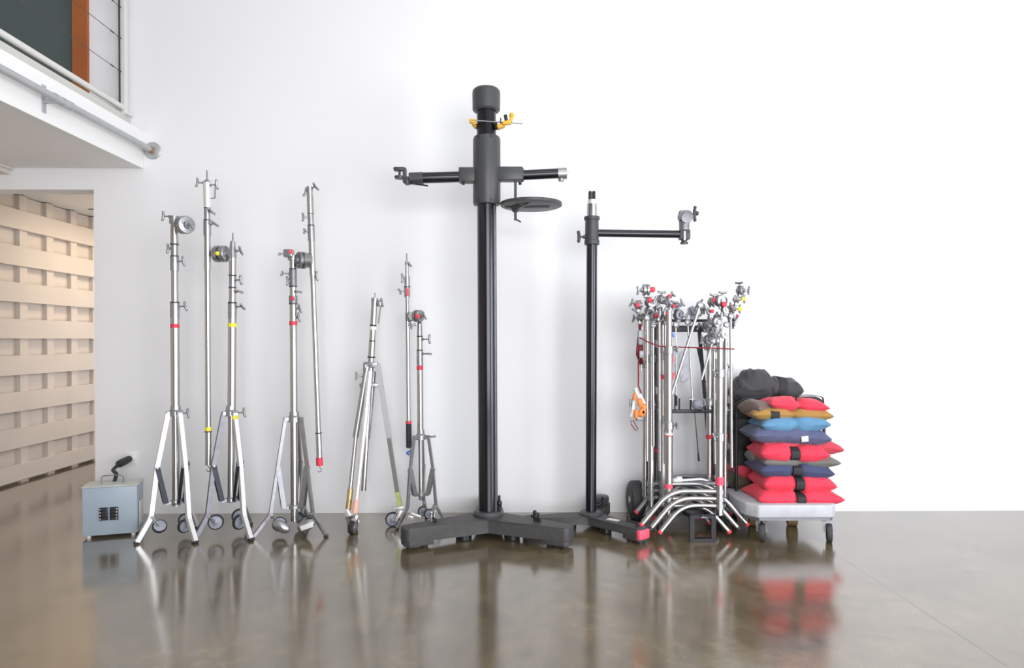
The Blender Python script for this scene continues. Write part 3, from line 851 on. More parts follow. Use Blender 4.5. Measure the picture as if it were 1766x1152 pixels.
# cross arm
yb = 4.53
MB().box((at(802, 303, yb)+at(818, 303, yb))/2, (0.14, 0.09, 0.093), bev=0.006).build('arm_housing', BLACKM, cs)
MB().box(at(880, 301, yb), (0.165, 0.09, 0.087), bev=0.006).build('arm_housing', BLACKM, cs)
al = MB().cyl(at(706, 307.5, yb-0.02), at(792, 305, yb), 0.036, seg=28).build('arm_tube', BLACKC, cs)
MB().cyl(at(706, 308, yb-0.02), at(730, 307, yb-0.02), 0.039, seg=28).build('end_sleeve', BLACKM, al)
ar = MB().cyl(at(900, 302, yb), at(964, 299, yb), 0.033, seg=28).build('arm_tube', BLACKC, cs)
MB().cyl(at(899, 302, yb), at(903, 302, yb), 0.044, seg=28).build('end_collar', BLACKM, ar)
MB().cyl(at(962, 299.5, yb), at(977, 299, yb), 0.038, seg=28).cyl(at(968, 306, yb), at(968, 313, yb), 0.018).build('end_clamp', CAST, ar)
MB().bar(at(978, 300, yb-0.02), at(983, 296, yb-0.02), 0.006, 0.012).build('clamp_lever', CAST, ar)
MB().box(at(698, 303, yb-0.02), (0.022, 0.05, 0.10), bev=0.006).box(at(689, 292, yb-0.02), (0.075, 0.05, 0.022), bev=0.006).box(at(702, 312, yb-0.02), (0.03, 0.055, 0.05), bev=0.006).build('end_jaw', BLACKM, al)
MB().cyl(at(689, 293, yb-0.02), at(689, 306, yb-0.02), 0.008).cyl(at(689, 304, yb-0.02), at(689, 308.5, yb-0.02), 0.034, 0.030).build('jaw_screw', BLACKM, al)
MB().bar(at(714, 317, yb-0.05), at(738, 320.5, yb-0.06), 0.014, 0.009).cyl(at(713, 313, yb-0.05), at(713, 318, yb-0.05), 0.012).build('lock_lever', BLACK, al)
for x_ in (799, 897):
    MB().cyl(at(x_, 314, yb-0.02), at(x_, 318.5, yb-0.02), 0.010, seg=12).build('bolt', BLACK, cs)
# foot crank handles on its base


def crank(root, p_, az, s=1.0, tall=0.05):
    d = ang(az)
    MB().cyl(p_, p_+V((0, 0, 0.028*s)), 0.009*s, seg=12).bar(p_+V((0, 0, 0.026*s)), p_+d*0.06*s+V((0, 0, 0.032*s)), 0.012*s, 0.009*s).cyl(p_+d*0.06*s+V((0, 0, 0.028*s)), p_+d*0.06*s+V((0, 0, (0.03+tall)*s)), 0.008*s, 0.0095*s, seg=12).build('crank_handle', BLACK, root)


for a_, az in ((A1[1], 2.6), (A1[0], 2.2)):
    q = V((C1.x, C1.y, 0.133))+ang(a_)*0.38
    crank(cs, q, az, 0.9, 0.02)
    MB().cyl(q+V((-0.03, 0.03, 0)), q+V((-0.03, 0.03, 0.055)), 0.010, seg=12).ball(q+V((-0.03, 0.03, 0.058)), 0.014, seg=10).cyl(q+V((-0.012, 0.03, 0)), q+V((-0.008, 0.03, 0.055)), 0.008, seg=12).build('levelling_screw', CAST if a_ == A1[0] else BLACK, cs)
q = at(856, 866, 4.53)
MB().cyl(q+V((0.02, -0.02, -0.045)), q+V((0.02, -0.02, 0.05)), 0.008, seg=10).ball(q+V((0.02, -0.03, 0)), 0.018, (1, 1, 1.2)).cyl(q+V((0.02, -0.025, -0.06)), q+V((0.02, -0.025, -0.01)), 0.012).build('column_lock', BLACK, cs)

# tray clamped under the right arm
tc_ = at(916, 354, 4.50)
tr = thing('accessory_tray', (tc_.x, tc_.y, tc_.z), 'round flat black tray hanging on a rod under one arm of the tall camera stand', 'tray')
TR = 53*4.5/F
MB().lathe(tc_-V((0, 0, 0.012)), (0, 0, 1), [(0.03, 0), (TR*0.93, 0.002), (TR, 0.008), (TR, 0.026), (TR-0.006, 0.026), (TR-0.008, 0.012)], 56).build('dish', BLACKM, tr)
rx = at(889, 330, 4.50)
MB().cyl((rx.x, rx.y, at(889, 311, 4.5).z), (rx.x, rx.y, tc_.z-0.05), 0.009, seg=14).build('rod', BLACKM, tr)
MB().bar((rx.x-0.07, rx.y, tc_.z-0.016), (tc_.x+0.12, tc_.y-0.02, tc_.z-0.018), 0.022, 0.010).bar((rx.x, rx.y-0.02, tc_.z-0.03), (tc_.x-0.02, tc_.y-0.14, tc_.z-0.018), 0.018, 0.008).cyl((rx.x, rx.y, tc_.z-0.045), (rx.x, rx.y, tc_.z-0.012), 0.018, 0.034).build('support_bracket', BLACKM, tr)
MB().cyl((rx.x, rx.y, tc_.z-0.10), (rx.x, rx.y, tc_.z-0.04), 0.009, seg=12).bar((rx.x-0.006, rx.y, tc_.z-0.088), (rx.x+0.035, rx.y-0.01, tc_.z-0.112), 0.014, 0.010).build('tightening_lever', BLACKM, tr)

# yellow bar clamp round the column
kc = at(838, 212, 4.53)
yc = thing('bar_clamp', kc, 'yellow and black bar clamp gripping the top of the tall black column', 'clamp')
MB().bar(at(812, 207.5, 4.45), at(901, 213.5, 4.45), 0.010, 0.006).build('bar', STEEL, yc)
MB().box(at(815, 209, 4.46), (0.045, 0.03, 0.026), bev=0.006).box(at(817, 213, 4.49), (0.026, 0.07, 0.034), Matrix.Rotation(-0.4, 3, 'Y'), 0.008).box(at(819.5, 218, 4.52), (0.016, 0.05, 0.022), bev=0.005).build('fixed_jaw', YCL, yc)
MB().box(at(874, 212, 4.45), (0.058, 0.034, 0.026), Matrix.Rotation(-0.15, 3, 'Y'), 0.007).box(at(864, 218, 4.48), (0.055, 0.06, 0.024), Matrix.Rotation(-0.35, 3, 'Y'), 0.007).box(at(882, 204, 4.45), (0.024, 0.026, 0.050), Matrix.Rotation(0.25, 3, 'Y'), 0.008).ball(at(882.5, 199, 4.45), 0.017).build('sliding_jaw', YCL, yc)
MB().box(at(872.5, 204, 4.45), (0.022, 0.026, 0.045), Matrix.Rotation(-0.2, 3, 'Y'), 0.005).box(at(863.5, 208, 4.45), (0.008, 0.03, 0.028), bev=0.002).build('trigger', BLACK, yc)
MB().box(at(855.5, 218, 4.50), (0.018, 0.05, 0.036), bev=0.005).box(at(822.5, 219, 4.52), (0.008, 0.04, 0.034), bev=0.003).build('rubber_pad', RUBBER, yc)

# second, lower camera stand
C2 = at(1019, 880, 4.69)
c2 = thing('camera_stand', (C2.x, C2.y, 0), 'lower slimmer black camera stand with one arm and red tape on its base', 'camera stand')
A2 = [math.radians(a) for a in (188, 308, 68)]
camera_base(c2, (C2.x, C2.y), A2, (0.475, 0.475, 0.40), 0.125, 0.095, 0.010, 0.098)
ax = Axis(1021, 345, 1019, 880, 4.69)
MB().lathe(V((C2.x, C2.y, 0.094)), (0, 0, 1), [(0.078, 0), (0.080, 0.014), (0.068, 0.026), (0.044, 0.028)], 36).build('column_ring', BLACKM, c2)
MB().cyl(V((C2.x, C2.y, 0.11)), ax.p(375), 0.037, seg=36).build('column', BLACKC, c2)
parts(c2, ax, [('inner_column', 352, 376, 8.6, STEEL), ('chrome_collar', 345, 353, 8.0, BRIGHT)])
MB().box(ax.p(363)+V((-0.012, -0.028, 0)), (0.024, 0.016, 0.085), bev=0.003).build('scale_strip', BLACKM, c2)
sl = MB().lathe(ax.p(422.5), (0, 0, 1), [(0.048, 0), (0.052, 0.004), (0.052, 0.030), (0.048, 0.034), (0.046, 0.17), (0.054, 0.172), (0.054, 0.192), (0.046, 0.196)], 36).build('carriage', BLACKM, c2)
MB().cyl(ax.p(345)+V((-0.013, 0, 0)), ax.p(332)+V((-0.013, 0, 0)), 0.012).cyl(ax.p(345)+V((0.012, 0, 0)), ax.p(332)+V((0.012, 0, 0)), 0.012).ball(ax.p(332)+V((-0.013, 0, 0)), 0.012).ball(ax.p(332)+V((0.012, 0, 0)), 0.012).build('pulley', RUBBER, c2)
MB().thandle(ax.p(409)+V((-0.05, -0.01, 0)), (-1, -0.2, 0), 0.042, 0.062, 0.1, 0.007).build('clamp_knob', BLACKM, sl)
am = MB().cyl(at(1030, 402, 4.69), at(1178, 404, 4.66), 0.026, seg=28).build('arm_tube', BLACKC, c2)
q = 4.66
MB().box(at(1180, 405, q), (0.075, 0.06, 0.072), bev=0.012).cyl(at(1180, 411, q), at(1180, 419, q), 0.020).cyl(at(1180, 418, q), at(1180, 421, q), 0.027).build('end_clamp', BLACKM, am)
MB().cyl(at(1180.5, 399, q-0.04), at(1180.5, 414, q-0.04), 0.008).build('clamp_pin', BRIGHT, am)
MB().cyl(at(1180, 397, q), at(1180, 382, q), 0.034, 0.036).lathe(at(1183, 374, q), (0.3, -1, 0), [(0.03, -0.04), (0.045, -0.035), (0.045, 0.01), (0.040, 0.03), (0.020, 0.036)]).box(at(1177, 372, q), (0.05, 0.05, 0.07), bev=0.01).build('swivel_head', DULL, am)
MB().lathe(at(1183, 376, q-0.045), (0.1, -1, 0), [(0.034, 0), (0.034, 0.012), (0.02, 0.014)]).build('gear_knob', DULL, am)
MB().thandle(at(1190, 369, q), (1, -0.2, 0), 0.030, 0.085, 0.05, 0.007).ball(at(1201.5, 368, q), 0.016).build('locking_key', BLACKM, am)
e = V((C2.x, C2.y, 0))+ang(A2[1])*0.475
s_ = ang(A2[1]+PI/2); d_ = ang(A2[1])
Rt = Matrix((d_, s_, V((0, 0, 1)))).transposed()
MB().box(e-d_*0.012+V((0, 0, 0.062)), (0.032, 0.098, 0.062), Rt, 0.008).build('tape_wrap', PINK, c2)
q = V((C2.x, C2.y, 0.0985))+d_*0.20
MB().box(q+s_*0.01, (0.085, 0.045, 0.002), Matrix.Rotation(0.2, 3, 'Z') @ Rt).build('paper_label', PALE, c2)
crank(c2, V((C2.x, C2.y, 0.098))+d_*0.42+s_*0.0, math.radians(160), 1.0, 0.04)
crank(c2, V((C2.x, C2.y, 0.098))+ang(A2[2])*0.10+V((0.01, 0, 0)), math.radians(40), 1.2, 0.045)
MB().box(V((C2.x, C2.y, 0.13))+ang(A2[2])*0.28, (0.14, 0.10, 0.07), Matrix.Rotation(A2[2], 3, 'Z'), 0.02).build('counterweight', BLACKM, c2)

# ------------------------------------------------------------------ cart with grip stands
ct0 = at(1185, 900, 4.75); ct0.z = 0
cart = thing('stand_cart', ct0, 'black steel cart on rubber tires carrying the bundled chrome grip stands', 'cart')
CXL, CXR = at(1128, 700, 4.78).x, at(1232, 700, 4.78).x
CB, CFt = 5.00, 4.56
m = MB()
for x in (CXL, CXR):
    m.bar((x, CB, 0.14), (x, CFt, 0.14), 0.04, 0.04)
m.bar((CXL, CB, 0.14), (CXR, CB, 0.14), 0.04, 0.04); m.bar((CXL, CFt, 0.14), (CXR, CFt, 0.14), 0.04, 0.04); m.bar((CXL, 4.78, 0.14), (CXR, 4.78, 0.14), 0.05, 0.05)
m.build('base_frame', BLACK, cart, smooth=False)
tz = at(1185, 548, 4.80).z
for x in (CXL-0.01, CXR-0.02):
    MB().bar((x, 4.80, 0.14), (x, 4.80, tz), 0.045, 0.045).build('upright', BLACK, cart, smooth=False)
MB().bar(at(1205, 560, 4.84), at(1222, 760, 4.84), 0.022, 0.022, up=(0, 1, 0)).bar(at(1203, 600, 4.84), at(1216, 660, 4.84), 0.012, 0.012, up=(0, 1, 0)).build('diagonal_brace', BLACK, cart, smooth=False)
MB().box((at(1155, 567, 4.80)+at(1215, 567, 4.80))/2, (0.42, 0.03, 0.045), bev=0.003).build('crossbar', BLACK, cart)
MB().box((at(1155, 553, 4.82)+at(1215, 553, 4.82))/2, (0.40, 0.02, 0.020), bev=0.003).build('crossbar', BLACK, cart)
lb = MB().box((at(1158, 709, 4.72)+at(1219, 709, 4.72))/2, (0.30, 0.05, 0.024), bev=0.003).build('peg_shelf', BLACK, cart)
for x_, h_ in ((1171.5, 687), (1191, 686), (1164, 680)):
    MB().cyl(at(x_, 709, 4.72), at(x_, h_, 4.72), 0.006 if x_ > 1165 else 0.005, seg=10).build('peg', BLACK, lb)
# front tongue: open square frame
sqY = fl(1210, 934).y
zt_ = at(1210, 888, sqY).z
xl, xr = at(1193, 910, sqY).x, at(1230, 910, sqY).x
m = MB(); m.bar((xl, sqY, 0.0), (xl, sqY, zt_), 0.03, 0.022, up=(0, 1, 0)); m.bar((xr, sqY, 0.0), (xr, sqY, zt_), 0.03, 0.022, up=(0, 1, 0))
m.box(((xl+xr)/2, sqY, 0.012), (xr-xl+0.02, 0.03, 0.022)); m.box(((xl+xr)/2, sqY, zt_-0.01), (xr-xl+0.02, 0.03, 0.022))
m.bar((xl, sqY, zt_-0.01), (xl, CFt, 0.14), 0.02, 0.02); m.bar((xr, sqY, zt_-0.01), (xr, CFt, 0.14), 0.02, 0.02)
m.build('front_foot_frame', BLACK, cart, smooth=False)
MB().thandle(((xl+xr)/2, sqY-0.015, zt_-0.004), (0, -1, -0.2), 0.02, 0.035, 1.5, 0.003).build('frame_latch', DULL, cart)


def big_tire(px_, top, bot, Y, name='tire', turn=0.38):
    c_ = at(px_, (top+bot)/2, Y); rr = (bot-top)/2*Y/F
    c_.z = rr+0.002
    axd = V((-math.cos(turn), -math.sin(turn), 0))
    W = 0.088
    pr = [(rr*0.55, -W/2), (rr*0.80, -W/2-0.004), (rr*0.95, -W/2+0.006)]
    for k in range(4):
        h0 = -W/2+0.012+k*(W-0.024)/4
        pr += [(rr, h0+0.001), (rr, h0+(W-0.024)/4-0.005), (rr-0.006, h0+(W-0.024)/4-0.004), (rr-0.006, h0+(W-0.024)/4-0.0005)]
    pr += [(rr*0.95, W/2-0.006), (rr*0.80, W/2+0.004), (rr*0.55, W/2)]
    t = MB().lathe(c_, axd, pr, 40).build('tire', TIRE, cart)
    MB().lathe(c_, axd, [(rr*0.56, -W/2+0.01), (rr*0.56, W/2-0.012), (rr*0.50, W/2-0.006), (rr*0.45, W/2-0.02), (rr*0.22, W/2-0.02), (rr*0.20, W/2+0.004), (rr*0.08, W/2+0.006)]).build('wheel_rim', CAST, t)


big_tire(1096.5, 829, 895, 4.93, turn=0.03)
big_tire(1238, 829, 895, 4.97, turn=0.1)
MB().cyl((at(1096, 862, 4.93).x+0.03, 4.96, 0.14), (CXR, 4.98, 0.14), 0.014).build('axle', BLACK, cart)
for x in (CXL, CXR):
    MB().cyl((x, 4.6, 0.035), (x, 4.6, 0.12), 0.02).cyl((x-0.015, 4.6, 0.035), (x+0.015, 4.6, 0.035), 0.035).build('front_caster', RUBBER, cart)


STANDS = []


def grip_stand(px_, Y, top, side, label, rad=6.0, tapes=(), lift=0.0, spin=0.0, keyd=1, ks=(620, 700), tm=None, lm=None):
    """folded grip stand: telescoping column and three bent legs folded to one side"""
    axl = Axis(px_, top, px_, 880, Y)
    b0 = axl.p(870); b0.z = 0
    rt_ = thing('grip_stand', b0, label, 'grip stand')
    STANDS.append((px_, Y, rt_))
    x, y = b0.x, b0.y
    zt_ = axl.p(top).z
    r_ = rad*Y/F
    zb = 0.16+lift
    n1, n2 = ks
    z1, z2 = axl.p(n1).z, axl.p(n2).z
    MB().cyl((x, y, zb), (x, y, z2), r_).build('tube', tm or STEEL, rt_)
    MB().cyl((x, y, z2), (x, y, z1), r_*0.92).build('tube', tm or PLATE, rt_)
    MB().cyl((x, y, z1), (x, y, zt_), r_*0.80).build('tube', tm or STEEL, rt_)
    for z in (z1, z2):
        col_ = MB().lathe((x, y, z-0.04), (0, 0, 1), [(r_, 0), (r_*1.25, 0.003), (r_*1.25, 0.05), (r_*1.1, 0.054)]).build('clamp_collar', CAST, rt_)
        MB().thandle((x+keyd*r_, y-r_*0.6, z-0.01), (keyd, -0.5, 0), 0.022, 0.040, 0.4).build('locking_key', CAST, col_)
    for k in range(3):
        zk = 0.312-0.047*k+lift
        s_ = side
        hx, fx = (0.325-0.04*k), (0.515-0.06*k)
        MB().cyl((x, y, zk-0.016), (x, y, zk+0.016), r_*1.25).build('leg_hub', CAST, rt_)
        pth = fillet([(x, y, zk), (x+s_*hx, y+spin*hx*2, zk+0.004), (x+s_*fx, y+spin*fx*2-0.02, 0.050+lift+0.025*(2-k))], 0.115, 9)
        lg = MB().tube(pth, 0.0155, 14).build('leg', lm or (STEEL if k == 1 else PLATE), rt_)
        e, f_ = pth[-1], (pth[-1]-pth[-2]).normalized()
        MB().cyl(e-f_*0.012, e+f_*0.006, 0.0168, seg=14).build('foot_tip', (RED if k != 1 else RING), lg)
    for py_, c_, h_ in tapes:
        MB().cyl(axl.p(py_-h_/2), axl.p(py_+h_/2), r_*1.07).build('tape', c_, rt_)
    return rt_


SHADET = mat('shade_dark_tube', (0.10, 0.10, 0.11), 0.8, 0.3)  # dark tube colour stands in for the shade between columns
G = grip_stand  # rear stands get duller legs, their shade put into the colour
G(1241, 4.42, 590, -1, 'thick chrome stand at the front right of the cart, wide red band near its base', 6.6, tapes=((829, PINK, 14),), ks=(640, 750), keyd=-1)
G(1153, 4.47, 535, 1, 'bright chrome stand at the front left of the cart, innermost of the left bundle', 6.6, lift=-0.012, tapes=((748, PALE, 4), (751, RED, 2), (838, PINK, 8)), ks=(600, 730))
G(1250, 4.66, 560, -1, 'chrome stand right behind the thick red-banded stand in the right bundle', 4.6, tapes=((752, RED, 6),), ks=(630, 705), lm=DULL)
G(1142.5, 4.64, 530, 1, 'chrome stand second from the inside of the left bundle on the cart', 5.6, tapes=((650, RED, 8),), ks=(610, 720), lm=PLATE)
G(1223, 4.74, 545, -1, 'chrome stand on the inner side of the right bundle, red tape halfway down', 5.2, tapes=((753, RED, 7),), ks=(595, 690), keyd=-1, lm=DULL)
G(1132, 4.72, 535, 1, 'shade-darkened stand in the middle of the left bundle, small red tape near its base', 5.4, tapes=((776, RED, 5),), ks=(590, 670), keyd=-1, tm=SHADET, lm=DULL)
G(1232, 4.90, 560, -1, 'shade-darkened stand at the back of the right bundle, closest to the wall', 5.4, ks=(610, 680), tm=SHADET, lm=DULL)
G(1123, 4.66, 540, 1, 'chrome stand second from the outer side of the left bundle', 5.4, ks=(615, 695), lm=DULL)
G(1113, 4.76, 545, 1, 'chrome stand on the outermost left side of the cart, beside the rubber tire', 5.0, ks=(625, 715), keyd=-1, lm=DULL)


def nearest(px_, Y):
    return min(STANDS, key=lambda t: abs(t[0]-px_)+abs(t[1]-Y)*60)[2]


def H(px_, py_, Y, axd, keyd, _note, R=0.034, tape=None, tp=(0, -0.036, 0), key2=None, m_=CAST):
    c_ = at(px_, py_, Y)
    st_ = nearest(px_, Y)
    R *= 1.12
    b_ = MB(); grip_head(b_, c_, axd, R, R*0.85)
    b_.box(c_-V((0, 0, R*0.9)), (0.026, 0.026, 0.04), bev=0.004)
    h_ = b_.build('grip_head', m_, st_)
    kd = V(keyd).normalized()
    MB().thandle(c_+kd*R*0.8, kd, 0.026, 0.046, random.uniform(-0.6, 0.6), 0.005).build('locking_key', CAST, h_)
    if key2:
        k2 = V(key2).normalized()
        MB().thandle(c_+k2*R*0.8, k2, 0.026, 0.045, random.uniform(-1, 1), 0.0045).build('locking_key', DULL, h_)
    if tape:
        MB().ball(c_+V(tp)*1.02, R*0.46, (1, 0.5, 1.05)).build('tape_patch', RED if tape is PINK else tape, h_)


H(1114, 500, 4.62, (1, 0, 0), (-1, -0.2, -0.1), 'grip head highest in the left cluster on the cart, red tape on its right side', 0.036, PINK, (0.038, -0.032, 0))
H(1101, 526, 4.60, (1, -0.4, 0), (-1, -0.3, 0.3), 'grip head farthest left in the left cluster, red-tipped key pointing left', 0.030, RED, (-0.012, -0.032, -0.002), (-0.5, -0.4, -0.8))
H(1122, 521, 4.56, (0.4, -1, 0), (0.3, -1, 0.2), 'grip head with red dot just below the highest left head', 0.033, RED, (-0.012, -0.040, 0.01))
H(1139, 517, 4.64, (1, -0.5, 0), (0.1, -0.4, 1), 'plain chrome grip head between the red-dotted left heads', 0.030, None, key2=(1, -0.3, 0))
H(1152, 518, 4.68, (0.2, -1, 0), (0.6, -0.4, 0.8), 'grip head with small red tape near the top centre of the left cluster', 0.030, RED, (0, -0.040, 0.025))
H(1165, 528, 4.70, (1, -0.6, 0.2), (0.9, -0.3, 0.5), 'grip head at the inner upper side of the left cluster', 0.028, RED, (-0.01, -0.034, -0.02), (0.2, -1, -0.2))
H(1150, 541, 4.50, (1, -0.2, 0), (-0.9, -0.4, 0), 'grip head with tall red tape patch on the brightest left column', 0.034, PINK, (0, -0.036, 0))
H(1170, 543, 4.66, (0.5, -1, 0), (1, -0.3, -0.2), 'dark grey grip head lowest on the inner side of the left cluster', 0.032, None, m_=DULL)
H(1104, 548, 4.64, (1, -0.5, 0), (-1, -0.3, -0.1), 'grip head lowest left in the left cluster with its key pointing left', 0.026, None)
H(1127, 545, 4.60, (0.3, -1, 0), (0.1, -0.2, -1), 'grip head low in the left cluster with a small red patch', 0.030, RED, (0.01, -0.036, 0.0), m_=DULL)
H(1277, 501, 4.60, (0.8, -0.6, 0), (1, -0.1, 0), 'grip head highest and farthest right in the right cluster, key pointing right', 0.030, None, key2=(-0.3, -0.3, 1))
H(1270, 516, 4.58, (1, -0.4, 0), (1, -0.3, 0), 'grip head with upper yellow mark at the right edge of the right cluster', 0.026, YEL, (0.036, -0.030, 0))
H(1262, 533, 4.60, (0.9, -0.6, 0), (1, -0.2, 0), 'grip head with lower yellow mark at the right edge of the right cluster', 0.028, YEL, (0.045, -0.028, 0))
H(1259, 546, 4.63, (1, -0.6, 0), (1, -0.3, -0.3), 'small grip head with red mark below the yellow marked heads', 0.022, RED, (0.040, -0.024, 0.004))
H(1243, 519, 4.62, (0.3, -1, 0), (0.1, -0.4, 1), 'grip head with dark red patch in the middle of the right cluster', 0.036, RED, (0.01, -0.042, -0.025))
H(1228, 521, 4.66, (1, -0.7, 0), (0.1, -0.6, 1), 'grip head with pale red dot upper left of the right cluster', 0.030, RED, (0.004, -0.036, 0.012))
H(1226, 537, 4.56, (0.2, -1, 0), (-0.7, -0.6, 0.1), 'grip head with red patch holding the long diagonal arm', 0.026, RED, (0, -0.034, 0))
H(1212, 531, 4.70, (1, -0.3, 0), (-1, -0.2, 0.3), 'dark grip head with upright flat key on the inner side of the right cluster', 0.024, None, m_=DULL, key2=(-0.4, -0.2, 1))
H(1194, 537, 4.76, (0.8, -0.6, 0.4), (0.6, -0.3, -0.7), 'slate-grey clamp head standing alone on the upper crossbar between the clusters', 0.032, None, m_=WHEEL)
H(1236, 556, 4.58, (0.3, -1, 0), (-1, -0.4, 0), 'grip head low in the middle of the right cluster', 0.032, None, m_=CAST)
H(1244, 574, 4.44, (0.8, -0.6, 0), (-0.5, -1, 0), 'bright grip head on top of the thick front right stand', 0.036, None, m_=BRIGHT)
H(1222, 586, 4.62, (0.3, -1, 0), (-1, -0.3, 0), 'grey grip head lowest of the right cluster with key pointing left', 0.030, None, m_=DULL)
H(1240, 598, 4.70, (0.3, -1, 0), (1, -0.3, 0), 'dark red taped grip head just above the rope in the right bundle', 0.026, ROPE, (0, -0.036, -0.01), m_=DULL)
H(1262, 556, 4.62, (1, 0, 0), (0.2, -1, 0), '', 0.024, None, m_=BLACK)
H(1133, 529, 4.60, (1, -0.4, 0), (-0.3, -1, 0.2), '', 0.026, None)
H(1158, 531, 4.64, (0.5, -1, 0), (0.4, -0.5, 1), '', 0.024, RED, (0.01, -0.03, 0.01))
H(1234, 545, 4.62, (1, -0.5, 0), (0.6, -1, 0), '', 0.026, None, m_=DULL)
H(1251, 534, 4.60, (0.3, -1, 0), (0.6, -0.6, 0.4), '', 0.026, None)
H(1216, 562, 4.66, (1, -0.7, 0), (-1, -0.3, 0), '', 0.026, None, m_=DULL)
H(1230, 570, 4.58, (0.6, -1, 0), (-0.5, -0.5, -0.5), '', 0.024, None, m_=DULL)
H(1118, 536, 4.60, (1, -0.6, 0), (-0.3, -1, -0.2), '', 0.026, None)


def arm_thing(x0, y0, x1, y1, Y, label, r=0.0075, tip=None, Y1=None):
    a_, b_ = at(x0, y0, Y), at(x1, y1, Y1 or Y)
    t = thing('boom_rod', b_, label, 'boom rod')
    MB().cyl(a_, b_, r, seg=14).build('rod', STEEL, t)
    dv = (b_-a_).normalized()
    MB().lathe(a_-V((0, 0.012, 0)), (0.3, -1, 0), [(0.012, -0.012), (0.020, -0.010), (0.020, 0.008), (0.010, 0.012)], 18).build('end_knuckle', CAST, t)
    if tip:
        MB().cyl(b_-dv*0.07, b_, r*1.5, seg=14).build('tip', tip, t)
    return t


arm_thing(1116, 548, 1116, 795, 4.55, 'thin chrome rod hanging down the outer left side of the left bundle', 0.0085)
arm_thing(1137, 550, 1138, 812, 4.55, 'chrome rod hanging in the middle of the left bundle', 0.009)
arm_thing(1147, 555, 1147, 800, 4.58, 'chrome rod hanging right behind the brightest left column', 0.008)
arm_thing(1165.5, 560, 1166.5, 700, 4.60, 'short thin rod with black tip above the peg shelf', 0.005, RUBBER)
arm_thing(1207, 526, 1158, 682, 4.50, 'long rod leaning diagonally across the gap between the bundles', 0.010)
arm_thing(1229, 588, 1210, 655, 4.55, 'short rod leaning diagonally beside the right bundle', 0.008)
arm_thing(1186, 556, 1195, 700, 4.70, 'thin upright rod between the bundles reaching the peg shelf', 0.0065)
arm_thing(1260, 545, 1262, 806, 4.52, 'long chrome rod on the outer right side hanging in front of the sandbags', 0.0095)
arm_thing(1252, 560, 1251, 790, 4.50, 'chrome rod hanging between the thick front stand and the outer right arm', 0.007)
arm_thing(1231, 600, 1233, 800, 4.60, 'chrome rod hanging inside the right bundle beside the black upright', 0.008)
arm_thing(1107, 545, 1106, 640, 4.66, 'short rod at the left edge behind the dark red strap', 0.006)
arm_thing(1126, 560, 1127, 770, 4.62, 'chrome rod hanging in the left bundle between two columns', 0.008)

# loose items on the cart
rp_ = [at(1103, 582, 4.50), at(1120, 591, 4.46), at(1138, 597, 4.45), at(1155, 598, 4.46), at(1185, 599, 4.44), at(1215, 600, 4.40), at(1241, 601, 4.38), at(1266, 602, 4.46)]
tag(MB().tube(rp_, 0.0045, 10).build('bungee_cord', ROPE), 'dark red bungee cord stretched across both bundles of grip stands', 'bungee cord')
st = MB()
for k in range(4):
    st.tube([at(1106-k*1.2, 560, 4.60+0.01*k), at(1100+k*1.4, 585, 4.58), at(1098+k*2.0, 612, 4.57), at(1103+k*1.6, 628, 4.58), at(1108, 600, 4.59), at(1107, 570, 4.60)], 0.006, 8, closed=False)
st.tube([at(1101, 620, 4.57), at(1101, 665, 4.57), at(1106, 678, 4.57)], 0.005, 8)
s1 = thing('ratchet_strap', at(1103, 640, 4.58), 'dark red webbing strap looped on the left side of the cart', 'strap')
st.build('webbing', ROPE, s1)
MB().box(at(1104, 582, 4.56), (0.030, 0.03, 0.10), bev=0.004).box(at(1106, 611, 4.55), (0.03, 0.02, 0.05), bev=0.004).build('buckle', DULL, s1)
oc = thing('spring_clamp_bunch', at(1098, 700, 4.56), 'bunch of orange and white plastic clamps hanging low on the left side of the cart', 'clamps')
ob = MB()
for (x_, y_, a_, sx, sz) in ((1094, 684, 0.3, .022, .05), (1104, 695, -0.3, .035, .06), (1107, 712, 0.5, .045, .05), (1097, 714, 0.0, .028, .06), (1110, 706, 0.2, .03, .07)):
    ob.box(at(x_, y_, 4.54), (sx, 0.03, sz), Matrix.Rotation(a_, 3, 'Y'), 0.008)
ob.build('orange_jaw', ORNG, oc)
ob = MB()
for (x_, y_, a_, sx, sz) in ((1099, 678, -0.4, .02, .08), (1102, 685, -0.5, .018, .10), (1092, 700, 0.1, .022, .09), (1090, 712, 0.4, .02, .06), (1108, 688, -0.5, .016, .08), (1099, 723, 0.2, .03, .03)):
    ob.box(at(x_, y_, 4.56), (sx, 0.025, sz), Matrix.Rotation(a_, 3, 'Y'), 0.006)
ob.build('white_handle', PALE, oc)
ob = MB(); ob.box(at(1103, 722, 4.55), (0.05, 0.03, 0.03), bev=0.006).box(at(1087, 695, 4.57), (0.014, 0.02, 0.05), bev=0.004)
ob.build('dark_pad', DULL, oc)
q = at(1091, 727, 4.56)
tag(MB().tube([q+V((-0.012, 0, 0.0)), q+V((0.004, 0, 0.008)), q+V((0.014, 0, -0.01)), q+V((0.036, 0, -0.050)), q+V((0.030, 0, -0.062)), q+V((0.016, 0, -0.054)), q+V((-0.010, 0, -0.018))], 0.0032, 8, closed=True).build('carabiner', ROPE), 'small dark red carabiner hanging below the orange clamps', 'carabiner')
sh = MB(); c_ = at(1178, 628, 4.86)
for k in range(5):
    sh.ball(c_+V((random.uniform(-.03, .03), random.uniform(-.01, .01), 0.05-0.035*k)), 0.05, (0.9-0.08*k, 0.25, 1.0), Matrix.Rotation(random.uniform(-.5, .5), 3, 'Y'))
tag(sh.build('plastic_bundle', CLEAR), 'pale grey crumpled plastic bundle hung behind the diagonal rod', 'bundle')
q = at(1202, 697, 4.70)
t = thing('ball_clamp', q, 'round slate-grey clamp sitting on the peg shelf of the cart', 'clamp')
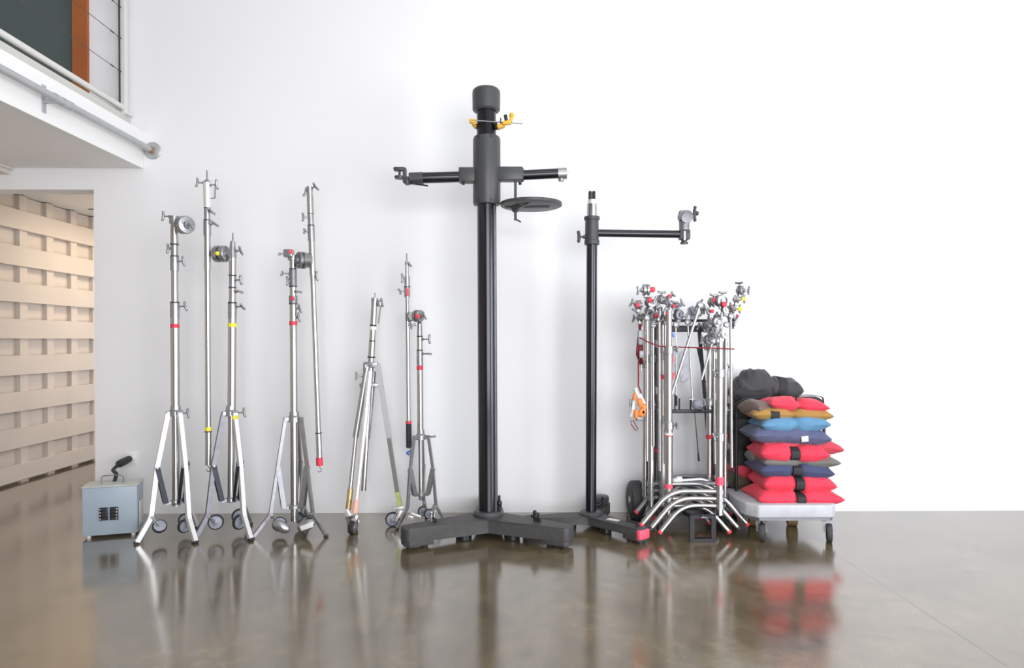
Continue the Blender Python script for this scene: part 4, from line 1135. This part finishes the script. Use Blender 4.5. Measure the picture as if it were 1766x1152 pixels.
MB().ball(q, 0.038, (1, 0.8, 1)).build('body', WHEEL, t)
MB().thandle(q+V((0.02, -0.02, -0.01)), (1, -0.3, -0.5), 0.02, 0.04, 0.4).box(q+V((-0.02, 0, 0.035)), (0.07, 0.02, 0.010), bev=0.003).build('key', CAST, t)
tag(MB().cyl(at(1198, 712, 4.66), at(1205, 790, 4.66), 0.0025, 0.0035, seg=8).cyl(at(1204, 780, 4.66), at(1205.3, 795, 4.66), 0.004, 0.008, seg=10).build('pull_cord', RUBBER), 'thin black cord hanging from the peg shelf between the bundles', 'cord')
m = MB(); m.box(at(1160, 577, 4.50), (0.012, 0.008, 0.035), Matrix.Rotation(-0.4, 3, 'Y'), 0.002).box(at(1159.5, 608, 4.50), (0.014, 0.008, 0.05), bev=0.002)
tl_ = thing('tape_tag', at(1160, 600, 4.50), 'blue and red tape tags on the inner side of the left bundle', 'tape tag')
m.build('blue_strip', BLUE, tl_)
MB().box(at(1159.5, 619, 4.50), (0.014, 0.010, 0.05), bev=0.002).box(at(1160, 648, 4.50), (0.020, 0.012, 0.045), Matrix.Rotation(0.3, 3, 'Y'), 0.002).build('red_strip', RED, tl_)
q0, q1 = at(1165, 826, 4.80), at(1228, 822, 4.80)
tt = thing('boom_rod', q0, 'chrome tube lying across the cart above the folded legs, white clamp at one end', 'boom rod')
MB().tube(fillet([at(1165, 830, 4.70), at(1215, 826, 4.70), at(1234, 840, 4.70)], 0.05), 0.013, 14).build('rod', BRIGHT, tt)
MB().box(at(1171, 828, 4.67), (0.04, 0.04, 0.05), bev=0.008).ball(at(1164, 829, 4.66), 0.018).build('clamp_block', WHITEP, tt)


# ------------------------------------------------------------------ sandbag cart
DY0 = 4.33
dx0, dx1 = at(1292, 880, DY0).x, at(1449, 880, DY0).x
dzt, dzb = at(1366, 871, DY0).z, at(1366, 894, DY0).z
pc_ = thing('platform_cart', ((dx0+dx1)/2, 4.6, 0), 'light grey platform cart with black wheels and a black push handle, under the sandbag pile', 'cart')
poly = [(dx0+0.06, DY0), (dx1-0.05, DY0), (dx1-0.01, DY0+0.04), (dx1, DY0+0.12), (dx1, 4.84), (dx0-0.02, 4.84), (dx0-0.02, DY0+0.20), (dx0, DY0+0.07)]
MB().prism(poly, dzb, dzt, bev=0.012).build('deck', DECK, pc_)
MB().prism([(x*0.96+(dx0+dx1)/2*0.04, y*0.96+4.6*0.04) for x, y in poly], dzb-0.018, dzb+0.004).build('underframe', DULL, pc_)
for x_, y_, tx in ((1315, 933, 0.45), (1430, 934, 0.35)):
    g = fl(x_, y_)
    rr = 0.058
    hub = V((g.x, g.y, rr))
    axd = V((math.cos(tx), -math.sin(tx), 0))
    cst = MB()
    for s_ in (-1, 1):
        cst.bar(hub+axd*s_*0.022, V((g.x+0.0, g.y+0.03, dzb))+axd*s_*0.022, 0.03, 0.004, up=axd.cross(V((0, 0, 1))))
    cst.cyl(V((g.x, g.y+0.03, dzb-0.02)), V((g.x, g.y+0.03, dzb-0.005)), 0.032)
    co = cst.build('caster', DULL, pc_)
    MB().lathe(hub, axd, [(rr*0.75, -0.016), (rr*0.96, -0.016), (rr, -0.008), (rr, 0.008), (rr*0.96, 0.016), (rr*0.75, 0.016)]).build('wheel_tread', TIRE, co)
    MB().lathe(hub, axd, [(rr*0.3, -0.018), (rr*0.78, -0.012), (rr*0.78, 0.012), (rr*0.3, 0.018)]).build('wheel_hub', RUBBER, co)
for x_ in (1366, 1300):
    g = at(x_, 900, 4.74)
    co = MB().cyl((g.x, 4.74, 0.10), (g.x, 4.74, dzb-0.005), 0.03).build('caster', DULL, pc_)
    MB().lathe((g.x, 4.74, 0.058), (1, -0.3, 0), [(0.045, -0.035), (0.058, -0.03), (0.058, 0.03), (0.045, 0.035)]).build('wheel_tread', TREAD, co)
hY = 4.74
hl, hr = at(1270, 760, hY).x, at(1421, 760, hY).x
htz = at(1330, 687, hY).z
MB().tube(fillet([(hl, hY, dzt-0.01), (hl, hY, htz), (hr, hY, htz+0.004), (hr, hY, dzt-0.01)], 0.09, 8), 0.011, 14).build('push_handle', BLACK, pc_)
MB().cyl((at(1338, 686, hY).x, hY, htz+0.0015), (at(1366, 686, hY).x, hY, htz+0.003), 0.013).build('handle_tape', RED, pc_)


def bag_mesh(L, W, T, lobes=2, seed=0, droop=0.0, wr=0.010, pinch=0.62, nu=44, nv=22, neck=0.12):
    bm = bmesh.new()
    top, bot = {}, {}
    for i in range(nu+1):
        u = -1+2*i/nu
        for j in range(nv+1):
            v = -1+2*j/nv
            x = u*L/2*(1-0.07*(1-v*v)*u*u*u*u)
            y = v*W/2*(1-0.06*(1-u*u)*v**4)
            if lobes == 2:
                y *= 1-neck*math.exp(-(u/0.14)**2)
            h = T/2*(max(0, 1-abs(u)**4.2))**0.60*(max(0, 1-abs(v)**3.2))**0.55
            if lobes == 2:
                h *= 1-pinch*math.exp(-(u/0.12)**2)
            ns = noise.noise(V((x*9+seed*3.1, y*9, seed*1.7)))
            n2 = noise.noise(V((x*26+seed, y*26+seed, 2.0)))
            edge = i in (0, nu) or j in (0, nv)
            dz = -droop*abs(u)**1.8 + wr*0.8*noise.noise(V((x*5+seed, y*5, 9.0)))
            k = min(1, h/(T*0.25)) if T else 1
            zt_ = h*(1+0.10*ns)+(ns*wr+n2*wr*0.5)*k
            zb_ = -h*(0.9+0.1*ns)+(n2*wr*0.4)*k
            if edge:
                top[i, j] = bot[i, j] = bm.verts.new((x, y, dz))
            else:
                top[i, j] = bm.verts.new((x, y, dz+zt_))
                bot[i, j] = bm.verts.new((x, y, dz+zb_))
    for i in range(nu):
        for j in range(nv):
            bm.faces.new((top[i, j], top[i+1, j], top[i+1, j+1], top[i, j+1]))
            q_ = [bot[i, j], bot[i, j+1], bot[i+1, j+1], bot[i+1, j]]
            try:
                bm.faces.new(q_)
            except ValueError:
                pass
    return bm


def sandbag(x0, x1, y0, y1, Y, W, m_, label, lobes=2, rz=0.0, ry=0.0, rx=0.0, droop=0.0, strap=True, seed=0, strapx=0.0, patch=None, grp='sandbags piled on the platform cart', handle=None, over=1.28, wr=0.010, pinch=0.62):
    """px extents of the visible front of the bag; Y is the depth of its front edge"""
    yc_ = Y+W/2
    a_, b_ = at(x0, (y0+y1)/2, Y+W*0.3), at(x1, (y0+y1)/2, Y+W*0.3)
    c_ = (a_+b_)/2
    c_.y = yc_
    L = (b_-a_).length
    T = (y1-y0)*(Y+W*0.15)/F*over
    c_.z = at(x0, (y0+y1)/2, Y+W*0.15).z
    t = thing('sandbag', (c_.x, c_.y, c_.z-T/2), label, 'sandbag', grp)
    Rm = Matrix.Rotation(rz, 3, 'Z') @ Matrix.Rotation(ry, 3, 'Y') @ Matrix.Rotation(rx, 3, 'X')
    M = Matrix.Translation(c_) @ Rm.to_4x4()
    b = MB(); b.merge(bag_mesh(L, W, T, lobes, seed, droop, wr, pinch), M)
    b.build('bag', m_, t)
    if strap:
        s_ = MB()
        xx = strapx*L/2
        k = (1.06-pinch*0.75) if lobes == 2 else 0.98
        ring = []
        n = 20
        hw, hh_ = W/2*0.93, T/2*k
        for i in range(n):
            an = 2*PI*i/n
            ring.append((hw*math.copysign(abs(math.cos(an))**0.7, math.cos(an)), hh_*math.copysign(abs(math.sin(an))**0.7, math.sin(an))))
        sb = bmesh.new()
        rows = [[sb.verts.new((xx+dx, y*e, z*e + (0.0))) for (y, z) in ring] for dx, e in ((-0.028, 1.0), (-0.028, 1.06), (0.028, 1.06), (0.028, 1.0))]
        for r_ in range(4):
            for i in range(n):
                sb.faces.new((rows[r_][i], rows[r_][(i+1) % n], rows[(r_+1) % 4][(i+1) % n], rows[(r_+1) % 4][i]))
        s_.merge(sb, M)
        s_.build('strap', WEB, t)
    if handle:
        hs = MB()
        p0, p1, hgt = handle
        pa, pb = M @ V((p0*L/2, -W*0.15, T*0.3)), M @ V((p1*L/2, -W*0.15, T*0.3))
        md = (pa+pb)/2+V((0, 0, hgt))
        hs.tube(fillet([pa, pa+V((0.01, 0, hgt*0.8)), md, pb+V((-0.005, 0, hgt*0.8)), pb], 0.05, 6), 0.011, 8, flat=0.25)
        hs.build('handle', WEB, t)
    if patch:
        xx, zz, cm = patch
        pp = at(xx, zz, Y+0.008)
        MB().box(pp, (0.045, 0.010, 0.036), Matrix.Rotation(-0.1, 3, 'Y'), 0.001).build('patch', cm, t)
    return t


S = sandbag
S(1298, 1446, 846, 875, 4.37, 0.36, CRED, 'bright red double sandbag at the bottom of the pile, lying on the grey cart deck', seed=1)
S(1308, 1434, 818, 852, 4.39, 0.33, CRED, 'bright red double sandbag second from the bottom, with a wide black strap', seed=2, droop=0.005, ry=0.03)
S(1302, 1431, 796, 826, 4.40, 0.32, CNAVY, 'dark navy sandbag directly above the two bottom red bags', seed=3, droop=0.012, ry=0.05)
S(1308, 1442, 786, 809, 4.41, 0.30, CGREY, 'thin taupe-grey sandbag lying on the dark navy bag', seed=4, droop=0.0, strap=False, strapx=0.2)
S(1304, 1424, 767, 799, 4.39, 0.30, CRED, 'bright red sandbag with dark centre strap in the middle of the pile', seed=5, ry=0.02)
S(1308, 1449, 753, 781, 4.45, 0.27, CRED2, 'faded red sandbag drooping at one end, under the patched navy bag', seed=6, droop=0.015, ry=0.08, strap=False)
S(1291, 1427, 737, 766, 4.41, 0.30, CNAVY2, 'slate-navy sandbag with a small pale square patch', seed=7, lobes=1, droop=0.012, ry=0.06, patch=(1388, 757, PALE), strap=False)
S(1306, 1425, 719, 747, 4.41, 0.29, CBLUE, 'sky blue sandbag near the top of the pile', seed=8, lobes=2, ry=-0.02, strap=False, wr=0.006, pinch=0.3)
S(1291, 1431, 704, 727, 4.43, 0.28, CMUST, 'mustard yellow sandbag lying on the blue bag', seed=9, ry=0.02, droop=0.004, strapx=-0.45, pinch=0.5)
S(1322, 1424, 690, 710, 4.43, 0.27, CRED, 'small red double sandbag at the top of the pile, in front of the cart handle', seed=10, ry=0.06, strap=False, handle=(0.0, 0.95, 0.045))
S(1290, 1334, 695, 716, 4.46, 0.24, CBROWN, 'dull brown sandbag beside the small top red bag', seed=11, lobes=1, strap=False, rz=0.3)
S(1272, 1334, 646, 690, 4.78, 0.22, CCHAR, 'charcoal sandbag crowning the pile, the larger of the two on top', seed=12, lobes=1, strap=False, ry=-0.30, wr=0.04)
S(1326, 1381, 656, 686, 4.78, 0.22, CCHAR, 'smaller charcoal sandbag crowning the pile, with a black strap', seed=13, lobes=1, strap=True, ry=0.14, wr=0.02, strapx=-0.3)
S(1264, 1326, 668, 698, 4.76, 0.24, CBLACK, 'flat black sandbag just below the charcoal crowning bags', seed=14, lobes=1, strap=False, wr=0.03, ry=0.10)
S(1254, 1318, 690, 728, 4.77, 0.22, CBLACK, 'black sandbag behind the bend of the cart handle', seed=15, lobes=1, strap=False, wr=0.03, ry=-0.2)
S(1252, 1310, 716, 748, 4.77, 0.22, CCHAR, 'charcoal sandbag behind the mustard and blue bags', seed=16, lobes=1, strap=False, wr=0.02)
S(1260, 1318, 744, 780, 4.77, 0.22, CBLACK, 'black sandbag behind one end of the patched navy bag', seed=17, lobes=1, strap=False, wr=0.03, ry=0.2)
S(1262, 1316, 772, 816, 4.77, 0.24, CBLACK, 'bulky black sandbag behind the middle red bag', seed=18, lobes=1, strap=False, wr=0.025)
S(1291, 1322, 779, 797, 4.58, 0.14, CGREY, 'small grey bag end poking out behind the taupe bag', seed=19, lobes=1, strap=False)
S(1262, 1316, 806, 830, 4.76, 0.22, CRED2, 'red bag end poking out above the olive bag', seed=20, lobes=1, strap=False, ry=0.45)
S(1256, 1304, 818, 848, 4.77, 0.22, COLIVE, 'olive green sandbag low at the back of the pile', seed=21, lobes=1, strap=False, ry=0.35)
S(1282, 1322, 842, 864, 4.76, 0.22, CRED2, 'red bag end poking out just above the deck', seed=22, lobes=1, strap=False, ry=0.25)
# a second deck behind, dark
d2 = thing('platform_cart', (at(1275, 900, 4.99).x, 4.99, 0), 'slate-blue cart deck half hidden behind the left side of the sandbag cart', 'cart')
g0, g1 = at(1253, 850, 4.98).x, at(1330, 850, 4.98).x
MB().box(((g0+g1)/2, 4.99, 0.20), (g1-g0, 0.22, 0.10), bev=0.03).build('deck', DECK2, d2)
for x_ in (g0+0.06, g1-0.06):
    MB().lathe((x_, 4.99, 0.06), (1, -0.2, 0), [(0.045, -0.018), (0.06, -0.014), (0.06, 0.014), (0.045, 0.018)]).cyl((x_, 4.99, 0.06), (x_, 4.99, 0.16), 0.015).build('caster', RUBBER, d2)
